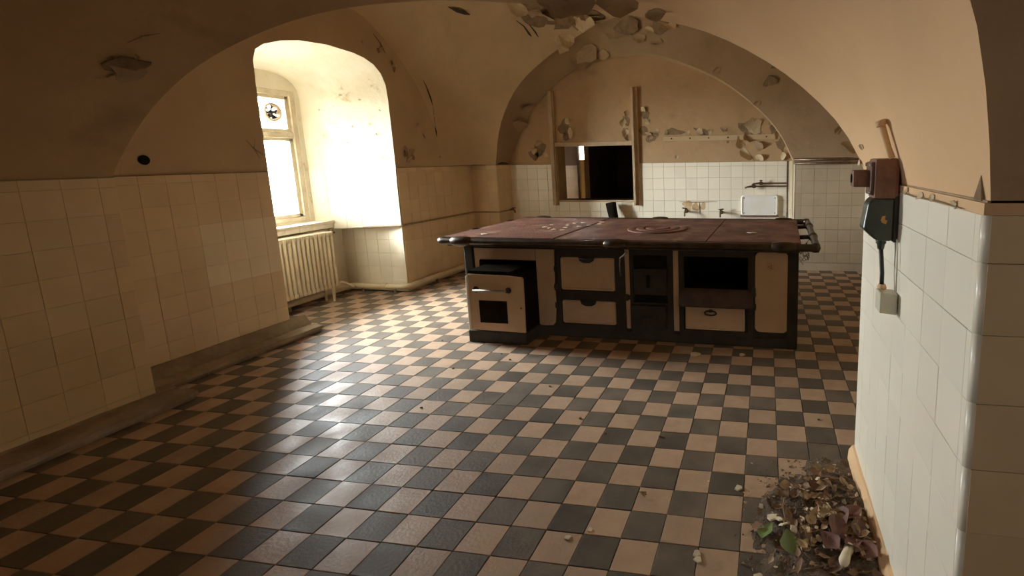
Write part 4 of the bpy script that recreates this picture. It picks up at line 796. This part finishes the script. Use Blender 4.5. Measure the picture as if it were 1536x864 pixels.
for x, y in ((.30, 1.92), (.36, 1.86), (.40, 1.94), (.33, 1.99), (.41, 1.83), (.27, 1.86), (.39, 2.02)): put_leaf('wine', x, y, rng.uniform(.10, .13))
def one_leaf(name, mat_, loc, s, rot, label, asp=.7, curl=.3):
    o = bpy.data.objects.new(name, leaf_mesh(77 + int(s * 1000), mat_, asp, curl)); COL.objects.link(o); o.location = loc; o.scale = (s, s, s); o.rotation_euler = rot; return tag(o, label, 'leaf')
one_leaf('green_leaf', M['leaf_green'], (.115, 1.86, .045), .115, (.25, .1, .3), 'larger of two green leaves at the front edge of the leaf heap', .75, .25)
one_leaf('green_leaf', M['leaf_green'], (.02, 1.93, .03), .09, (.2, -.2, -.5), 'smaller green leaf at the front left edge of the leaf heap', .7, .3)
one_leaf('lone_leaf', M['leaf_b'], (-.575, 2.10, .012), .05, (.2, .5, 1.0), 'single curled brown leaf lying alone on the tiles left of the heap', .8, .7)
one_leaf('lone_leaf', M['leaf_a'], (.03, 2.12, .014), .06, (.3, .3, .6), 'single dark curled leaf just left of the leaf heap', .8, .7)
def twig(pts, label, r_=.004):
    mb = MB(); mb.tube(pts, [r_ * (1 - .5 * i / len(pts)) for i in range(len(pts))], 5); tag(mb.build('twig', M['twig']), label, 'twig')
twig([(.10, 2.12, .05), (.09, 2.05, .06), (.10, 1.97, .05), (.085, 1.90, .035)], 'thin pale twig standing out at the left side of the heap')
twig([(.10, 1.73, .02), (.18, 1.745, .035), (.27, 1.77, .045), (.33, 1.80, .05)], 'long thin twig along the near edge of the heap', .005)
def chip_mesh(seed, mat_, th=.12):
    r_ = random.Random(seed); n = r_.choice((5, 6, 7)); P = [(math.cos(a) * r_.uniform(.35, .6), math.sin(a) * r_.uniform(.25, .5)) for a in [2 * math.pi * (i + r_.uniform(-.3, .3)) / n for i in range(n)]]
    mb = MB(); vs = [(x, y, 0) for x, y in P] + [(x * .88, y * .88, th) for x, y in P]; mb.add(vs, [tuple(range(n - 1, -1, -1)), tuple(range(n, 2 * n))] + [(i, (i + 1) % n, n + (i + 1) % n, n + i) for i in range(n)]); return mb.mesh('plaster_chip', mat_)
cm = [chip_mesh(s, M['chip']) for s in range(8)]
def chip(x, y, s, label, group=None, z=0.0012, tilt=0.0, asp=1.0, name='plaster_chip', cat='chip'):
    o = bpy.data.objects.new(name, rng.choice(cm)); COL.objects.link(o); o.location = (x, y, z); o.scale = (s * asp, s, s * .8); o.rotation_euler = (rng.gauss(0, tilt), rng.gauss(0, tilt), rng.uniform(0, 6.28)); return tag(o, label, cat, group)
for k in range(34):
    x, y = rng.gauss(.26, .13), rng.gauss(2.02, .2)
    if -.02 < x < .43 and 1.6 < y < 2.42: chip(x, y, rng.uniform(.018, .045), 'pale plaster chip ' + zone(x, y), 'plaster chips ' + zone(x, y), heap(x, y) + .022, .4)
for x, y, s_ in ((.04, 2.0, .06), (.07, 1.98, .05), (.09, 1.95, .05)): chip(x, y, s_, 'pale plaster chip at the left edge of the heap beside the green leaves', 'plaster chips beside the green leaves', heap(x, y) + .02, .3)
for x, y, s_, l in ((-.12, 2.228, .062, 'pointed pale chip on the tiles well left of the heap'), (.378, 2.46, .075, 'largest pale plaster chip behind the heap near the pillar'), (.435, 2.36, .05, 'crumpled pale chip behind the heap close to the pillar base'), (-.75, 1.86, .035, 'small tan chip at the corner of a dark tile in the foreground'), (-.83, 1.80, .042, 'oval tan chip on a light tile in the foreground'), (-.265, 1.795, .055, 'upper of two long tan chips left of the heap'), (-.255, 1.765, .05, 'lower of two long tan chips left of the heap'), (-.27, 2.26, .022, 'tiny white chip on a dark tile left of the pointed chip'), (.02, 2.27, .024, 'tiny white chip between the pointed chip and the heap'), (-.57, 3.86, .12, 'flat orange-brown flake on the floor before the range'), (-.18, 3.9, .07, 'thin pale flake on the dark floor right before the range')): chip(x, y, s_, l, asp=.75)
for x, y in ((-2.244, 2.748), (-2.055, 3.568), (-2.194, 3.677), (-4.02, 4.083), (-3.959, 4.024), (-2.419, 3.351), (.337, 2.941), (-.599, 2.627), (-.93, 2.616), (-1.522, 3.155), (-1.142, 2.759), (-2.9, 3.9), (-3.3, 4.6)):
    o = chip(x, y, rng.uniform(.010, .022), 'small dark crumb of dirt lying on the chequered floor', 'dirt crumbs on the floor', 0.0012, 0, 1, 'dirt_crumb', 'crumb'); 
dcm = chip_mesh(99, M['dirt'], .4)
for o in list(COL.objects):
    if o.name.startswith('dirt_crumb'): o.data = dcm
mb = MB(); mb.tube([(-.06, -.02, .012), (-.045, -.015, .018), (.0, 0, .02), (.045, .012, .019), (.062, .015, .012)], [.012, .021, .018, .021, .014], 10); o = mb.build('plaster_lump', M['chip']); o.location = (.325, 1.80, .05); o.rotation_euler = (0, .15, .9); tag(o, 'long pale bone-shaped plaster lump at the near front of the heap', 'lump')
# flakes fallen on the hotplate
fm_ = [chip_mesh(120 + s, M['chip'], .05) for s in range(4)]
ST = Matrix.Translation((-2.79, 4.18, 0)) @ Matrix.Rotation(math.radians(-1.87), 4, 'Z')
for k, (x, y) in enumerate([(.52, .62), (.66, .50), (.70, .76), (.71, .93), (.93, .78), (.70, .44), (.80, .43), (.98, 1.05), (.60, .55), (.85, .70), (.78, .98), (.15, .10), (.75, .60), (.66, .85), (1.0, .9), (.5, .8)]):
    o = bpy.data.objects.new('paint_chip', fm_[k % 4]); COL.objects.link(o); o.location = ST @ Vector((x, y, .929)); s_ = rng.uniform(.035, .085); o.scale = (s_, s_, s_); o.rotation_euler = (0, 0, rng.uniform(0, 6)); tag(o, 'pale flake of ceiling paint fallen on the left half of the rusty hotplate', 'flake', 'paint flakes on the hotplate')
o = bpy.data.objects.new('paint_chip', fm_[0]); COL.objects.link(o); o.location = ST @ Vector((2.66, .42, .929)); o.scale = (.11, .07, .08); tag(o, 'lone pale flake near the right end of the rusty hotplate', 'flake')

for k, (p, s_, sp) in enumerate([((-.72, 2.47, 2.362), .06, 2.8), ((-.93, 2.50, 2.393), .07, 3.1), ((-1.05, 2.54, 2.393), .06, 2.6), ((-.54, 2.495, 2.312), .035, 2.9)]): flake(ceiling, p, (-.18, -.4, -.9), s_, .9, sp, 1.6, 'flake_dark', 300 + k)
